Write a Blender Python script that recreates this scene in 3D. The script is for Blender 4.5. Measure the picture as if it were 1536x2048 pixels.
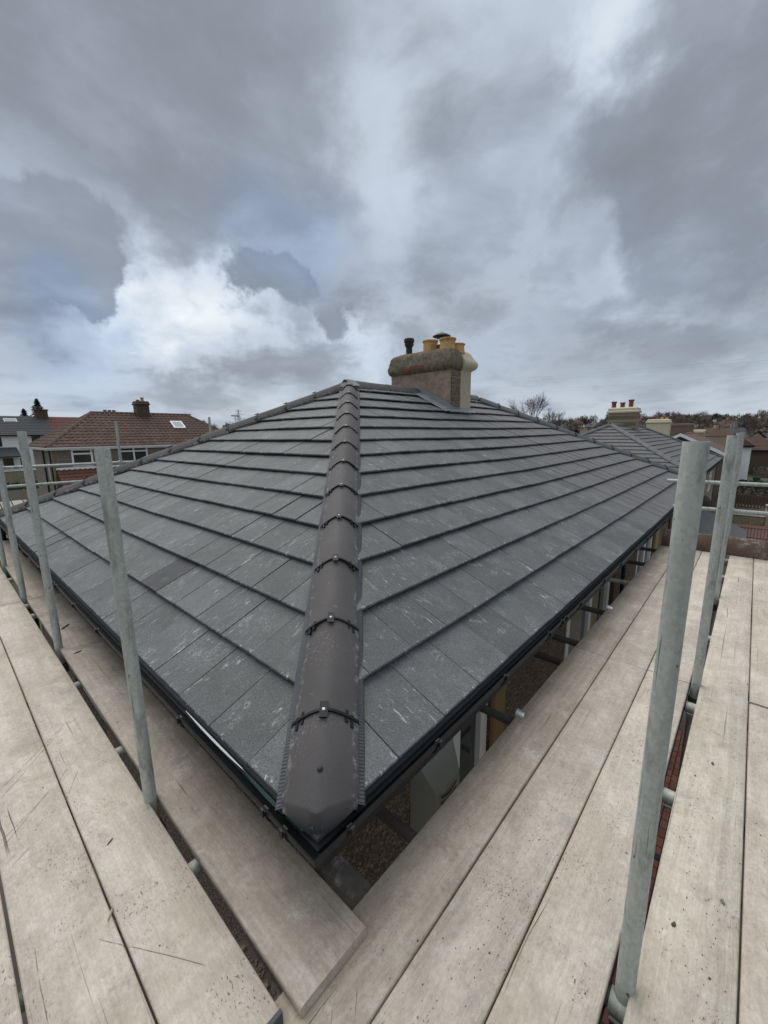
import bpy, bmesh, math, random
from math import sin, cos, tan, pi, radians, sqrt
from mathutils import Vector, Matrix, noise
random.seed(7)
SC = bpy.context.scene
for _o in list(bpy.data.objects): bpy.data.objects.remove(_o)
COL = SC.collection

# ------------------------------------------------------------------ camera
cam_d = bpy.data.cameras.new('camera'); cam = bpy.data.objects.new('camera', cam_d); COL.objects.link(cam)
CAM = Vector((-0.6147, -0.8353, 1.1644))
_y, _p, _r = radians(41.969), radians(-10.815), radians(-0.6216)
_f = Vector((cos(_y)*cos(_p), sin(_y)*cos(_p), sin(_p)))
_rt = Vector((sin(_y), -cos(_y), 0)); _u = _rt.cross(_f)
_r2 = _rt*cos(_r) + _u*sin(_r); _u2 = _u*cos(_r) - _rt*sin(_r)
cam.matrix_world = Matrix(((_r2.x, _u2.x, -_f.x, CAM.x), (_r2.y, _u2.y, -_f.y, CAM.y), (_r2.z, _u2.z, -_f.z, CAM.z), (0, 0, 0, 1)))
cam_d.sensor_fit = 'VERTICAL'; cam_d.sensor_height = 24; cam_d.lens = 819.13/2048*24
cam_d.clip_start = 0.02; cam_d.clip_end = 6000
SC.camera = cam

# ------------------------------------------------------------------ node helpers
class NB:
    def __init__(s, nt): s.nt = nt
    def n(s, t, ins=None, **kw):
        d = s.nt.nodes.new(t)
        for k, v in kw.items(): setattr(d, k, v)
        for k, v in (ins or {}).items():
            sk = d.inputs[k]
            if isinstance(v, bpy.types.NodeSocket): s.nt.links.new(v, sk)
            else: sk.default_value = v
        return d
    def m(s, op, a, b=None, c=None, clamp=False):
        i = {0: a}
        if b is not None: i[1] = b
        if c is not None: i[2] = c
        return s.n('ShaderNodeMath', i, operation=op, use_clamp=clamp).outputs[0]
    def v(s, op, a, b=None, sc=None):
        d = s.n('ShaderNodeVectorMath', {0: a}, operation=op)
        if b is not None:
            if isinstance(b, bpy.types.NodeSocket): s.nt.links.new(b, d.inputs[1])
            else: d.inputs[1].default_value = b
        if sc is not None:
            if isinstance(sc, bpy.types.NodeSocket): s.nt.links.new(sc, d.inputs['Scale'])
            else: d.inputs['Scale'].default_value = sc
        return d.outputs['Value'] if op in ('DOT_PRODUCT', 'LENGTH', 'DISTANCE') else d.outputs[0]
    def noise(s, vec, scale, detail=4, rough=.55, dist=0, color=False):
        d = s.n('ShaderNodeTexNoise', {'Vector': vec, 'Scale': scale, 'Detail': detail, 'Roughness': rough, 'Distortion': dist})
        return d.outputs['Color' if color else 'Fac']
    def ramp(s, f, a, b, lo=0., hi=1., smooth=True):
        return s.n('ShaderNodeMapRange', {0: f, 1: a, 2: b, 3: lo, 4: hi}, interpolation_type='SMOOTHSTEP' if smooth else 'LINEAR').outputs[0]
    def mix(s, f, a, b, blend='MIX'):
        d = s.n('ShaderNodeMix', None, data_type='RGBA', blend_type=blend)
        for sk, v in ((d.inputs[0], f), (d.inputs[6], a), (d.inputs[7], b)):
            if isinstance(v, bpy.types.NodeSocket): s.nt.links.new(v, sk)
            else: sk.default_value = (*v, 1) if isinstance(v, tuple) and len(v) == 3 else v
        return d.outputs[2]
    def scale(s, col, f):
        return s.v('SCALE', col, sc=f)
    def mapping(s, vec, sc=(1, 1, 1), rot=(0, 0, 0)):
        return s.n('ShaderNodeMapping', {'Vector': vec, 'Scale': sc, 'Rotation': rot}).outputs[0]
MATS = {}
def material(name, fn):
    m = bpy.data.materials.new(name); m.use_nodes = True
    nt = m.node_tree; nt.nodes.clear(); b = NB(nt)
    out = nt.nodes.new('ShaderNodeOutputMaterial')
    pr = nt.nodes.new('ShaderNodeBsdfPrincipled'); nt.links.new(pr.outputs[0], out.inputs[0])
    oi = b.n('ShaderNodeObjectInfo').outputs['Random']
    tc = b.n('ShaderNodeTexCoord').outputs['Object']
    off = b.n('ShaderNodeCombineXYZ', {0: b.m('MULTIPLY', oi, 71.3), 1: b.m('MULTIPLY', oi, 37.7), 2: b.m('MULTIPLY', oi, 13.1)}).outputs[0]
    V = b.v('ADD', tc, off)
    r = fn(b, V, oi, tc)
    for k, v in r.items():
        if k == 'bump':
            h, dist, strength = v
            bn = b.n('ShaderNodeBump', {'Height': h, 'Distance': dist, 'Strength': strength})
            nt.links.new(bn.outputs[0], pr.inputs['Normal']); continue
        sk = pr.inputs[k]
        if isinstance(v, bpy.types.NodeSocket): nt.links.new(v, sk)
        else: sk.default_value = (*v, 1) if isinstance(v, tuple) and len(v) == 3 else v
    MATS[name] = m; return m

# ------------------------------------------------------------------ sky
SUN_EL, SUN_AZ = radians(52), radians(72)       # azimuth from +X towards +Y
w = bpy.data.worlds.new('World'); SC.world = w; w.use_nodes = True
nt = w.node_tree; nt.nodes.clear(); b = NB(nt)
D = b.v('NORMALIZE', b.n('ShaderNodeTexCoord').outputs['Generated'])
sep = b.n('ShaderNodeSeparateXYZ', {0: D}); dz = b.m('MAXIMUM', sep.outputs[2], 0.0)
nish = b.n('ShaderNodeTexSky', None, sky_type='NISHITA', sun_disc=False, sun_elevation=SUN_EL, sun_rotation=pi/2-SUN_AZ, altitude=100).outputs[0]
inv = b.m('DIVIDE', 1.0, b.m('ADD', dz, 0.22))
PL = b.v('MULTIPLY', b.v('SCALE', D, sc=inv), (1, 1, .35))          # cloud layer overhead, seen in perspective
warp = b.v('SCALE', b.v('SUBTRACT', b.noise(PL, 1.1, 3, .5, color=True), (.5, .5, .5)), sc=.55)
PW = b.v('ADD', PL, warp)
f1 = b.noise(PW, 1.25, 6, .5); f2 = b.noise(PW, 3.4, 7, .56)
DW = b.v('ADD', D, b.v('SCALE', b.v('SUBTRACT', b.noise(D, 7.0, 6, .6, color=True), (.5, .5, .5)), sc=.20))
DW = b.v('NORMALIZE', b.v('ADD', DW, b.v('SCALE', b.v('SUBTRACT', b.noise(D, 2.6, 3, .5, color=True), (.5, .5, .5)), sc=.16)))
def blob(d, r_in, r_out, wgt, src=None):
    v = Vector(d).normalized()
    dt = b.v('DOT_PRODUCT', src or DW, tuple(v))
    return b.m('MULTIPLY', b.ramp(dt, cos(radians(r_out)), cos(radians(r_in))), wgt)
DB = b.v('MULTIPLY', b.v('ADD', D, b.v('SCALE', b.v('SUBTRACT', b.noise(D, 8., 4, .55, color=True), (.5, .5, .5)), sc=.07)), (1, 1, 1.9))
f3 = b.noise(DB, 4.6, 8, .58)                                         # heaped cloud, seen side on low in the sky
low = b.m('MULTIPLY', b.ramp(dz, .05, .14), b.ramp(dz, .52, .26))
def add(*t):
    r = t[0]
    for q in t[1:]: r = b.m('ADD', r, q)
    return r
mixf = lambda a, c_, f: b.m('ADD', b.m('MULTIPLY', a, b.m('SUBTRACT', 1., f)), b.m('MULTIPLY', c_, f))
n_ = mixf(add(b.m('MULTIPLY', f1, .55), b.m('MULTIPLY', f2, .45)), add(b.m('MULTIPLY', f3, .75), b.m('MULTIPLY', f2, .25)), b.m('MULTIPLY', low, .8))
S_ = b.m('ADD', b.m('MULTIPLY', b.m('SUBTRACT', n_, .5), 1.75), .5)                                                               # how much dark cloud hangs in front of the bright layer
for bb in [((.215, .92, .330), 1.5, 6.5, .46), ((.17, .935, .31), 2, 7, .14), ((.255, .926, .292), 1, 4.5, .40), ((.552, .777, .311), .8, 4.2, .46), ((.50, .80, .298), .6, 3.2, .34), ((.658, .717, .238), .5, 3.4, .40),
           ((.19, .96, .20), 2, 8, .05), ((.86, .167, .482), 2, 8, .17), ((.88, .25, .39), 2, 8, .17), ((.935, .10, .36), 3, 10, .17), ((.83, .04, .52), 3, 12, .10), ((.95, .20, .22), 4, 14, .07),
           ((.18, .869, .461), 6, 20, .10), ((.351, .741, .573), 6, 18, .11), ((.50, .78, .42), 4, 16, .10), ((.74, .42, .50), 4, 12, .05), ((.481, .869, .125), 2, 7, .16), ((.62, .74, .14), 2, 7, .10),
           ((.361, .898, .245), 1, 12, -.13), ((.44, .87, .225), 1, 10, -.12), ((.30, .935, .17), 2, 8, -.05), ((.40, .905, .115), 1, 6, .10), ((.33, .90, .30), 2, 5, .0), ((.67, .70, .185), 2, 7, -.10), ((.905, .30, .33), 2, 6, -.12), ((.93, .17, .29), 2, 7, -.13),
           ((.80, .16, .57), 3, 9, -.12), ((.66, .47, .60), 5, 14, -.01), ((.60, .63, .50), 4, 11, -.05), ((.70, .55, .40), 4, 14, -.02), ((.75, .50, .42), 3, 10, .07), ((.62, .70, .36), 3, 9, .06)]:
    S_ = b.m('ADD', S_, blob(*bb))
Mk = b.ramp(S_, .38, .74)
Lb = add(.525, b.m('MULTIPLY', b.m('SUBTRACT', f2, .5), .34), b.m('MULTIPLY', b.m('SUBTRACT', f1, .5), .20), b.m('MULTIPLY', b.m('MULTIPLY', b.m('SUBTRACT', f3, .5), low), .85))
for bb in [((.361, .898, .253), 1, 10, .09), ((.44, .875, .21), 1, 9, .09), ((.285, .92, .262), 1, 6, .06), ((.55, .80, .20), 1, 8, .07), ((.67, .70, .185), 1, 7, .09), ((.80, .16, .58), 3, 9, .14), ((.66, .47, .60), 6, 16, .06), ((.93, .17, .29), 2, 8, .04)]:
    Lb = b.m('ADD', Lb, blob(*bb))
Ld = add(.215, b.m('MULTIPLY', b.m('SUBTRACT', f2, .5), .40), b.m('MULTIPLY', b.m('SUBTRACT', f3, .5), .22))
L = mixf(Lb, Ld, Mk)
hz = b.ramp(dz, .0, .15, 1., 0.)                                      # paler, smoother band of air along the horizon
L = b.m('ADD', b.m('MULTIPLY', L, b.m('SUBTRACT', 1., b.m('MULTIPLY', hz, .6))), b.m('MULTIPLY', hz, .335))
L = b.m('ADD', L, b.ramp(dz, .60, 1., 0., .42))                       # an overcast sky is brighter overhead
cr = b.n('ShaderNodeValToRGB', {0: L})
el = cr.color_ramp.elements
el[0].position = 0.0; el[0].color = (.135, .142, .158, 1); el[1].position = 1.0; el[1].color = (.96, .90, .76, 1)
for p_, c_ in ((.22, (.188, .206, .238)), (.42, (.295, .322, .368)), (.60, (.43, .468, .525)), (.78, (.63, .645, .65))):
    e_ = el.new(p_); e_.color = (*c_, 1)
blue = b.m('ADD', blob((.538, .756, .385), 1, 9, .42), b.m('ADD', blob((.225, .955, .18), 2, 9, .40), blob((.20, .935, .27), 1, 4, .2)))
blue = b.m('MULTIPLY', blue, b.ramp(L, .75, .35))
tint = b.mix(blue, (.965, 1.0, 1.022), (.76, .95, 1.28))
cloud = b.mix(1., cr.outputs[0], tint, 'MULTIPLY')
thin = b.ramp(f1, .62, .34, 0., .10)
final = b.mix(thin, b.scale(cloud, 10.), nish)
bg = b.n('ShaderNodeBackground', {'Color': final, 'Strength': .1})
nt.links.new(bg.outputs[0], b.n('ShaderNodeOutputWorld').inputs[0])

# ------------------------------------------------------------------ sun (through cloud: very soft)
sd = bpy.data.lights.new('sun', 'SUN'); sd.energy = 1.5; sd.angle = radians(75); sd.color = (1, .965, .92)
so = bpy.data.objects.new('sun', sd); COL.objects.link(so)
so.rotation_euler = Vector((cos(SUN_AZ)*cos(SUN_EL), sin(SUN_AZ)*cos(SUN_EL), sin(SUN_EL))).to_track_quat('Z', 'Y').to_euler()
so.location = (0, 0, 30)
SC.view_settings.view_transform = 'Standard'; SC.view_settings.look = 'None'
SC.view_settings.exposure = 0.55; SC.view_settings.gamma = 1.0; SC.view_settings.use_curve_mapping = False
SC.render.engine = 'CYCLES'; SC.cycles.max_bounces = 6; SC.cycles.use_denoising = True

# ------------------------------------------------------------------ materials
def flat(name, c, rough=.7, var=.15, sc=6, metallic=0., spec=.5, bump=0.):
    def fn(b, V, oi, tc):
        n1 = b.noise(V, sc, 5, .6)
        k = b.m('ADD', 1-var, b.m('MULTIPLY', n1, var*2))
        k = b.m('MULTIPLY', k, b.m('ADD', .92, b.m('MULTIPLY', oi, .16)))
        r = {'Base Color': b.scale(b.n('ShaderNodeRGB').outputs[0], k), 'Roughness': rough, 'Metallic': metallic, 'Specular IOR Level': spec}
        b.nt.nodes['RGB'].outputs[0].default_value = (*c, 1)
        if bump: r['bump'] = (b.noise(V, sc*12, 3, .6), bump, .6)
        return r
    return material(name, fn)

def tile_fn(dark, light, chalk, speck):
    def fn(b, V, oi, tc):
        sp = b.noise(V, 190, 3, .65); mo = b.noise(V, 9, 4, .6)
        t = b.m('ADD', b.m('MULTIPLY', b.ramp(sp, .30, .70), speck), b.m('MULTIPLY', mo, 1-speck))
        c = b.mix(t, dark, light)
        c = b.scale(c, b.m('ADD', .83, b.m('MULTIPLY', oi, .34)))
        c = b.scale(c, b.m('ADD', .72, b.m('MULTIPLY', b.noise(V, 3.3, 4, .6), .56)))
        st = b.noise(b.mapping(V, (26, 6, 1), (0, 0, .10)), 1.8, 7, .72, .8)
        mk = b.noise(V, 4.2, 2, .5)
        ch = b.m('MULTIPLY', b.m('MULTIPLY', b.ramp(st, .54, .72), b.ramp(mk, .49, .64)), b.ramp(b.noise(V, 120, 3, .7), .30, .56))
        rub = b.m('MULTIPLY', b.ramp(b.noise(V, 70, 3, .7), .45, .75), b.ramp(b.noise(V, 7, 3, .55), .52, .74))
        sy = b.n('ShaderNodeSeparateXYZ', {0: tc}).outputs[1]
        ed = b.m('MULTIPLY', b.ramp(sy, .035, .0), b.ramp(b.noise(V, 45, 3, .6), .60, .72))
        f = b.m('MULTIPLY', b.m('MAXIMUM', b.m('MAXIMUM', ch, b.m('MULTIPLY', rub, .45)), b.m('MULTIPLY', ed, .9)), chalk, clamp=True)
        c = b.mix(f, c, (.60, .61, .61))
        return {'Base Color': c, 'Roughness': .72, 'Specular IOR Level': .45, 'bump': (sp, .0012, .7)}
    return fn
material('tile_grey', tile_fn((.032, .034, .034), (.180, .187, .188), 1.0, .60))
material('tile_brown_grey', tile_fn((.070, .067, .069), (.165, .158, .159), .3, .45))
material('tile_slate_dark', tile_fn((.038, .038, .042), (.062, .062, .066), .9, .4))
def hip_fn(b, V, oi, tc):
    mo = b.noise(V, 5, 4, .6); sp = b.noise(V, 150, 3, .6)
    c = b.mix(b.m('ADD', b.m('MULTIPLY', mo, .7), b.m('MULTIPLY', sp, .3)), (.046, .042, .0425), (.108, .098, .097))
    pat = b.m('MULTIPLY', b.ramp(b.noise(V, 90, 2, .6), .55, .68), b.ramp(b.noise(V, 3.2, 2, .5), .50, .66))
    c = b.mix(b.m('MULTIPLY', pat, .6), c, (.19, .175, .17))
    c = b.scale(c, b.m('ADD', .70, b.m('MULTIPLY', b.noise(V, 240, 3, .7), .6)))
    ex = b.m('ABSOLUTE', b.n('ShaderNodeSeparateXYZ', {0: tc}).outputs[0])
    edg = b.m('MULTIPLY', b.ramp(ex, .098, .112), b.ramp(b.noise(b.mapping(V, (1, 1, 1)), 22, 4, .7), .48, .66))
    c = b.mix(b.m('MULTIPLY', edg, .6), c, (.33, .32, .31))
    c = b.mix(b.m('MULTIPLY', b.ramp(b.noise(V, 16, 4, .7), .66, .76), .5), c, (.26, .26, .26))
    c = b.scale(c, b.m('ADD', .85, b.m('MULTIPLY', oi, .35)))
    return {'Base Color': c, 'Roughness': .8, 'bump': (b.m('ADD', sp, b.noise(V, 420, 2, .6)), .0012, .7)}
material('hip_concrete', hip_fn)
flat('hip_concrete_grey', (.085, .09, .092), .6, .2)
def wood_fn(base, warm, dirt, bright, grain=.34, crack=.75, lines=()):
    def fn(b, V, oi, tc):
        wv = b.v('ADD', V, b.v('SCALE', b.v('SUBTRACT', b.noise(b.mapping(V, (1.2, 4, 1)), 1.6, 2, .5, color=True), (.5, .5, .5)), sc=.05))
        gr = b.noise(b.mapping(wv, (1.1, 44, 6)), 1.0, 5, .65, .6)
        gf = b.noise(b.mapping(V, (7, 190, 20)), 1.0, 3, .6)
        fz = b.noise(b.mapping(V, (1, 2.2, 1)), 62, 5, .78)
        bl = b.noise(b.mapping(V, (1.2, 2.6, 1)), 3.0, 6, .66, .5); hue = b.noise(V, 5.5, 4, .6); big = b.noise(V, 1.3, 3, .5)
        c = b.mix(b.ramp(bl, .36, .64), base, warm)
        c = b.mix(b.m('MULTIPLY', b.ramp(hue, .42, .68), .8), c, tuple(x*y for x, y in zip(base, (.88, .845, .845))))
        c = b.mix(b.m('MULTIPLY', b.ramp(b.noise(V, 9, 5, .7), .52, .72), .5), c, tuple(x*y for x, y in zip(base, (.72, .74, .72))))
        k = b.m('ADD', .70, b.m('ADD', b.m('MULTIPLY', b.ramp(gr, .25, .75), grain*.40), b.m('MULTIPLY', gf, .16)))
        k = b.m('ADD', k, b.m('ADD', b.m('MULTIPLY', b.m('SUBTRACT', b.m('ADD', b.m('MULTIPLY', fz, .5), b.m('MULTIPLY', b.noise(V, 48, 6, .8), .5)), .5), 1.25), b.m('MULTIPLY', b.m('SUBTRACT', big, .4), .30)))
        k = b.m('MULTIPLY', k, b.m('ADD', bright-.08, b.m('MULTIPLY', oi, .16)))
        c = b.scale(c, k)
        # dried mortar smears, ground-in dirt, dents
        sm = b.m('MULTIPLY', b.ramp(b.noise(V, 5, 6, .72), .48, .66), b.ramp(b.noise(V, 34, 5, .75), .40, .60))
        c = b.mix(b.m('MULTIPLY', sm, .55), c, (.68, .645, .575))
        st = b.m('MULTIPLY', b.ramp(b.noise(V, 3.4, 6, .7, .5), .54, .70), .48)
        c = b.mix(st, c, tuple(x*.46 for x in base))
        st2 = b.m('MULTIPLY', b.ramp(b.noise(V, 1.9, 6, .72, .8), .50, .68), .42)
        c = b.mix(st2, c, (base[0]*.66, base[1]*.60, base[2]*.56))
        fp = b.m('MULTIPLY', b.ramp(b.noise(V, 11, 5, .7, .4), .60, .70), .35)
        c = b.mix(fp, c, (base[0]*.45, base[1]*.43, base[2]*.42))
        cl_ = b.ramp(b.noise(V, 5.5, 3, .6), .50, .64)
        spk = b.m('MULTIPLY', b.ramp(b.noise(b.mapping(V, (1, 1.9, 1), (0, 0, .5)), 85, 4, .6), .585, .66), cl_)
        spk2 = b.m('MULTIPLY', b.ramp(b.noise(b.mapping(V, (1, 2.2, 1), (0, 0, .4)), 26, 2, .5), .72, .75), cl_)
        c = b.mix(b.m('MULTIPLY', b.m('MAXIMUM', spk, b.m('MULTIPLY', spk2, .7)), dirt), c, (.12, .105, .09))
        ck = b.m('MULTIPLY', b.ramp(b.noise(b.mapping(wv, (.8, 85, 1)), 1.0, 3, .5, .3), .675, .71), b.ramp(b.noise(b.mapping(V, (1, 3, 1)), 1.6, 2, .5), .50, .60))
        c = b.mix(b.m('MULTIPLY', ck, crack), c, (.10, .085, .07))
        sc_ = b.m('MULTIPLY', b.ramp(b.noise(b.mapping(V, (.9, 120, 1), (0, 0, radians(38))), 1.0, 1, .5), .715, .74), b.ramp(b.noise(V, 1.7, 2, .5), .48, .58))
        c = b.mix(b.m('MULTIPLY', sc_, .6), c, (.16, .13, .105))
        if lines:      # saw cuts and drag marks that run across neighbouring boards
            P = b.n('ShaderNodeNewGeometry').outputs['Position']; P = b.v('ADD', P, b.v('SCALE', b.v('SUBTRACT', b.noise(P, 6, 2, .5, color=True), (.5, .5, .5)), sc=.012))
            tot = None
            for x0, y0, x1, y1, w_ in lines:
                d = Vector((x1-x0, y1-y0, 0)); ln = d.length; d.normalize()
                rel = b.v('SUBTRACT', P, (x0, y0, 0)); t = b.v('DOT_PRODUCT', rel, tuple(d)); dist = b.m('ABSOLUTE', b.v('DOT_PRODUCT', rel, (-d.y, d.x, 0)))
                mk = b.m('MULTIPLY', b.ramp(dist, w_, w_*.4), b.m('MULTIPLY', b.ramp(t, 0., .03), b.ramp(t, ln, ln-.03)))
                tot = mk if tot is None else b.m('MAXIMUM', tot, mk)
            tot = b.m('MULTIPLY', tot, b.ramp(b.noise(V, 14, 3, .6), .30, .52))
            c = b.mix(b.m('MULTIPLY', tot, .8), c, (.13, .11, .09))
        h = b.m('ADD', b.m('MULTIPLY', gf, .4), b.m('SUBTRACT', b.m('ADD', b.m('MULTIPLY', b.noise(V, 30, 5, .7), .8), b.m('MULTIPLY', fz, .5)), b.m('MULTIPLY', ck, 1.5)))
        return {'Base Color': c, 'Roughness': .85, 'Specular IOR Level': .25, 'bump': (h, .0036, 1.)}
    return fn
material('board_grainy', wood_fn((.56, .515, .43), (.48, .43, .35), .9, 1.03, .62, .9))
material('board_pale', wood_fn((.625, .56, .475), (.505, .445, .37), .9, 1.03))
LSC = [(-.606, 1.415, -.322, 1.717, .0022), (-.612, 1.348, -.33, 1.697, .002), (-.636, 1.1, -.452, 1.251, .002), (-.421, 1.29, -.326, 1.392, .0022), (-.419, 1.157, -.348, 1.304, .002), (-.639, 1.061, -.454, 1.261, .002),
       (-.482, .476, -.284, .154, .002), (-.609, .596, -.621, .20, .0018), (-.62, .95, -.55, 1.0, .002)]
RSC = [(-.012, -.172, -.074, -.228, .0016), (-.082, -.149, -.125, -.192, .0016), (.053, -.277, -.01, -.33, .0016), (1.2, -.33, 1.32, -.40, .0018), (1.55, -.27, 1.62, -.44, .0018), (3.1, -.33, 3.4, -.29, .002)]
material('board_scratched', wood_fn((.625, .56, .475), (.505, .445, .37), .9, 1.05, lines=LSC))
material('board_split', wood_fn((.54, .468, .382), (.44, .375, .30), .6, 1.03, .5, lines=RSC))
material('board_tan', wood_fn((.53, .46, .38), (.43, .365, .295), .6, 1.03, .5))
material('board_brown', wood_fn((.185, .135, .10), (.15, .105, .078), .6, 1.0))
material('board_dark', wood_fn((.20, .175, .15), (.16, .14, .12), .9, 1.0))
def galv_fn(b, V, oi, tc):
    mo = b.noise(b.mapping(V, (6, 6, 1.2)), 4, 5, .65); fi = b.noise(b.mapping(V, (60, 60, 5)), 1.5, 4, .6)
    c = b.mix(b.m('ADD', b.m('MULTIPLY', mo, .65), b.m('MULTIPLY', fi, .35)), (.27, .29, .262), (.60, .63, .58))
    zi = b.n('ShaderNodeSeparateColor', {0: b.n('ShaderNodeTexVoronoi', {'Vector': V, 'Scale': 90.}).outputs['Color']}).outputs[0]
    c = b.scale(c, b.m('ADD', .90, b.m('MULTIPLY', zi, .2)))
    sc_ = b.m('MULTIPLY', b.ramp(b.noise(b.mapping(V, (130, 130, 4)), 1.0, 3, .55), .60, .70), b.ramp(b.noise(V, 6, 2, .5), .38, .56))
    c = b.mix(b.m('MULTIPLY', sc_, .85), c, (.035, .038, .036))
    bl = b.m('MULTIPLY', b.ramp(b.noise(b.mapping(V, (3, 3, 1)), 5, 6, .7), .50, .66), .55)
    c = b.mix(bl, c, (.16, .17, .145))
    rs = b.m('MULTIPLY', b.ramp(b.noise(V, 14, 4, .7), .66, .76), .5)
    c = b.mix(rs, c, (.17, .10, .06))
    dn = b.ramp(b.noise(b.mapping(V, (1, 1, .6)), 48, 2, .5), .70, .745)
    c = b.mix(b.m('MULTIPLY', dn, .8), c, (.04, .045, .042))
    wh = b.m('MULTIPLY', b.ramp(b.noise(V, 33, 4, .7), .66, .74), .35)
    c = b.mix(wh, c, (.5, .5, .48))
    return {'Base Color': c, 'Roughness': b.ramp(mo, .3, .7, .66, .5), 'Metallic': .2, 'bump': (fi, .0006, .5)}
material('galvanised', galv_fn)
def rust_fn(b, V, oi, tc):
    mo = b.noise(V, 7, 5, .65)
    c = b.mix(b.ramp(mo, .35, .65), (.10, .10, .092), (.075, .05, .036))
    return {'Base Color': c, 'Roughness': .75, 'Metallic': .2, 'bump': (b.noise(V, 90, 3, .6), .001, .5)}
material('old_tube', rust_fn)
flat('shiny_steel', (.55, .57, .58), .35, .2, 20, .8)
flat('black_plastic', (.009, .010, .011), .5, .25, 8, spec=.3)
flat('black_matt', (.014, .0145, .015), .6, .2, 8)
flat('hip_roll', (.062, .068, .078), .6, .2, 14)
flat('lead', (.25, .27, .285), .5, .22, 9, .3, bump=.002)
flat('white_upvc', (.84, .85, .85), .35, .05, 3)
flat('screw_white', (.75, .76, .76), .4, .05, 3)
flat('felt_green', (.018, .055, .045), .6, .3, 10)
flat('underlay', (.018, .018, .02), .8, .1)
flat('oak_trim', (.26, .175, .065), .55, .15, 5)
flat('brown_timber', (.085, .045, .028), .6, .2, 5)
flat('alarm_plastic', (.29, .295, .265), .5, .12, 7, bump=.0006)
material('pot_buff', lambda b, V, oi, tc: {'Base Color': b.mix(b.m('MULTIPLY', b.ramp(b.noise(b.mapping(V, (14, 14, 4)), 1.5, 4, .65), .50, .70), .6), b.mix(b.noise(V, 9, 4, .6), (.46, .26, .085), (.66, .42, .17)), (.13, .09, .06)), 'Roughness': .8})
flat('pot_red', (.20, .055, .035), .7, .45, 10)
flat('render_cream', (.56, .50, .36), .88, .14, 5, bump=.004)
flat('concrete', (.34, .33, .31), .9, .2, 6, bump=.002)
flat('white_render', (.82, .81, .78), .9, .05, 3)
flat('hedge_leaf', (.035, .05, .022), .8, .4, 8)
flat('conifer_leaf', (.014, .026, .016), .85, .4, 6)
flat('bark', (.075, .062, .052), .9, .3, 8)
flat('twig', (.20, .17, .155), .9, .3, 8)
flat('far_twig', (.115, .092, .075), .95, .35, 1)
flat('brown_fence', (.12, .08, .05), .85, .25, 6)
flat('grey_fence', (.30, .27, .22), .85, .2, 4)
flat('iron_black', (.012, .012, .012), .5, .2)
flat('car_red', (.33, .025, .025), .25, .05, 2)
flat('car_blue', (.14, .19, .30), .25, .05, 2)
flat('rubber', (.02, .02, .02), .8, .1)
flat('bin_green', (.02, .05, .035), .5, .1)
flat('tile_far_brown', (.105, .062, .046), .85, .35, 2)
flat('tile_far_dark', (.060, .062, .068), .8, .25, 2)
flat('tile_far_red', (.13, .05, .036), .85, .3, 2)
flat('stone_buff', (.36, .31, .21), .9, .25, 5, bump=.004)
flat('crumb', (.20, .175, .15), .95, .4, 30)
flat('crumb_dark', (.10, .09, .08), .95, .4, 30)
flat('straw', (.40, .34, .24), .9, .3, 30)
flat('moss', (.10, .105, .03), .95, .4, 20)
flat('wire', (.2, .21, .22), .6, .1)
flat('pylon_steel', (.22, .25, .28), .6, .1)
def glass_fn(b, V, oi, tc):
    return {'Base Color': b.mix(b.noise(V, 2.5, 2, .5), (.012, .014, .014), (.05, .055, .055)), 'Roughness': .04, 'Specular IOR Level': .9}
material('glass_dark', glass_fn)
material('glass_sky', lambda b, V, oi, tc: {'Base Color': (.10, .12, .13), 'Roughness': .05, 'Specular IOR Level': 1.0, 'Metallic': .6})
def pan_fn(b, V, oi, tc):
    n1 = b.noise(V, 12, 4, .6)
    c = b.mix(n1, (.066, .036, .027), (.145, .086, .062))
    c = b.mix(b.m('MULTIPLY', b.ramp(b.noise(V, 30, 3, .6), .60, .72), .6), c, (.085, .09, .05))
    return {'Base Color': b.scale(c, b.m('ADD', .75, b.m('MULTIPLY', oi, .5))), 'Roughness': .85}
material('pantile_brown', pan_fn)
def pan2_fn(b, V, oi, tc):
    n1 = b.noise(V, 12, 4, .6)
    return {'Base Color': b.scale(b.mix(n1, (.075, .032, .022), (.17, .072, .048)), b.m('ADD', .75, b.m('MULTIPLY', oi, .5))), 'Roughness': .85}
material('pantile_red', pan2_fn)
def pebble_fn(c1, c2, c3, sc):
    def fn(b, V, oi, tc):
        vo = b.n('ShaderNodeTexVoronoi', {'Vector': V, 'Scale': sc, 'Randomness': 1.})
        rnd = b.n('ShaderNodeSeparateColor', {0: vo.outputs['Color']}).outputs[0]
        c = b.mix(b.ramp(rnd, .1, .7), c1, c2); c = b.mix(b.ramp(rnd, .75, .98), c, c3)
        h = b.ramp(vo.outputs['Distance'], .55, .05)
        c = b.scale(c, b.m('ADD', .35, b.m('MULTIPLY', h, .75)))
        c = b.scale(c, b.m('ADD', .8, b.m('MULTIPLY', b.noise(V, 3, 3, .5), .4)))
        return {'Base Color': c, 'Roughness': .85, 'bump': (h, .006, 1.)}
    return fn
material('pebbledash', pebble_fn((.20, .145, .10), (.44, .325, .235), (.66, .56, .43), 95))
material('pebble_beige', pebble_fn((.34, .285, .22), (.50, .42, .33), (.60, .52, .42), 40))
material('render_brown', lambda b, V, oi, tc: {'Base Color': b.mix(b.noise(V, 3, 5, .6), (.23, .165, .125), (.33, .245, .19)), 'Roughness': .9})
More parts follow.
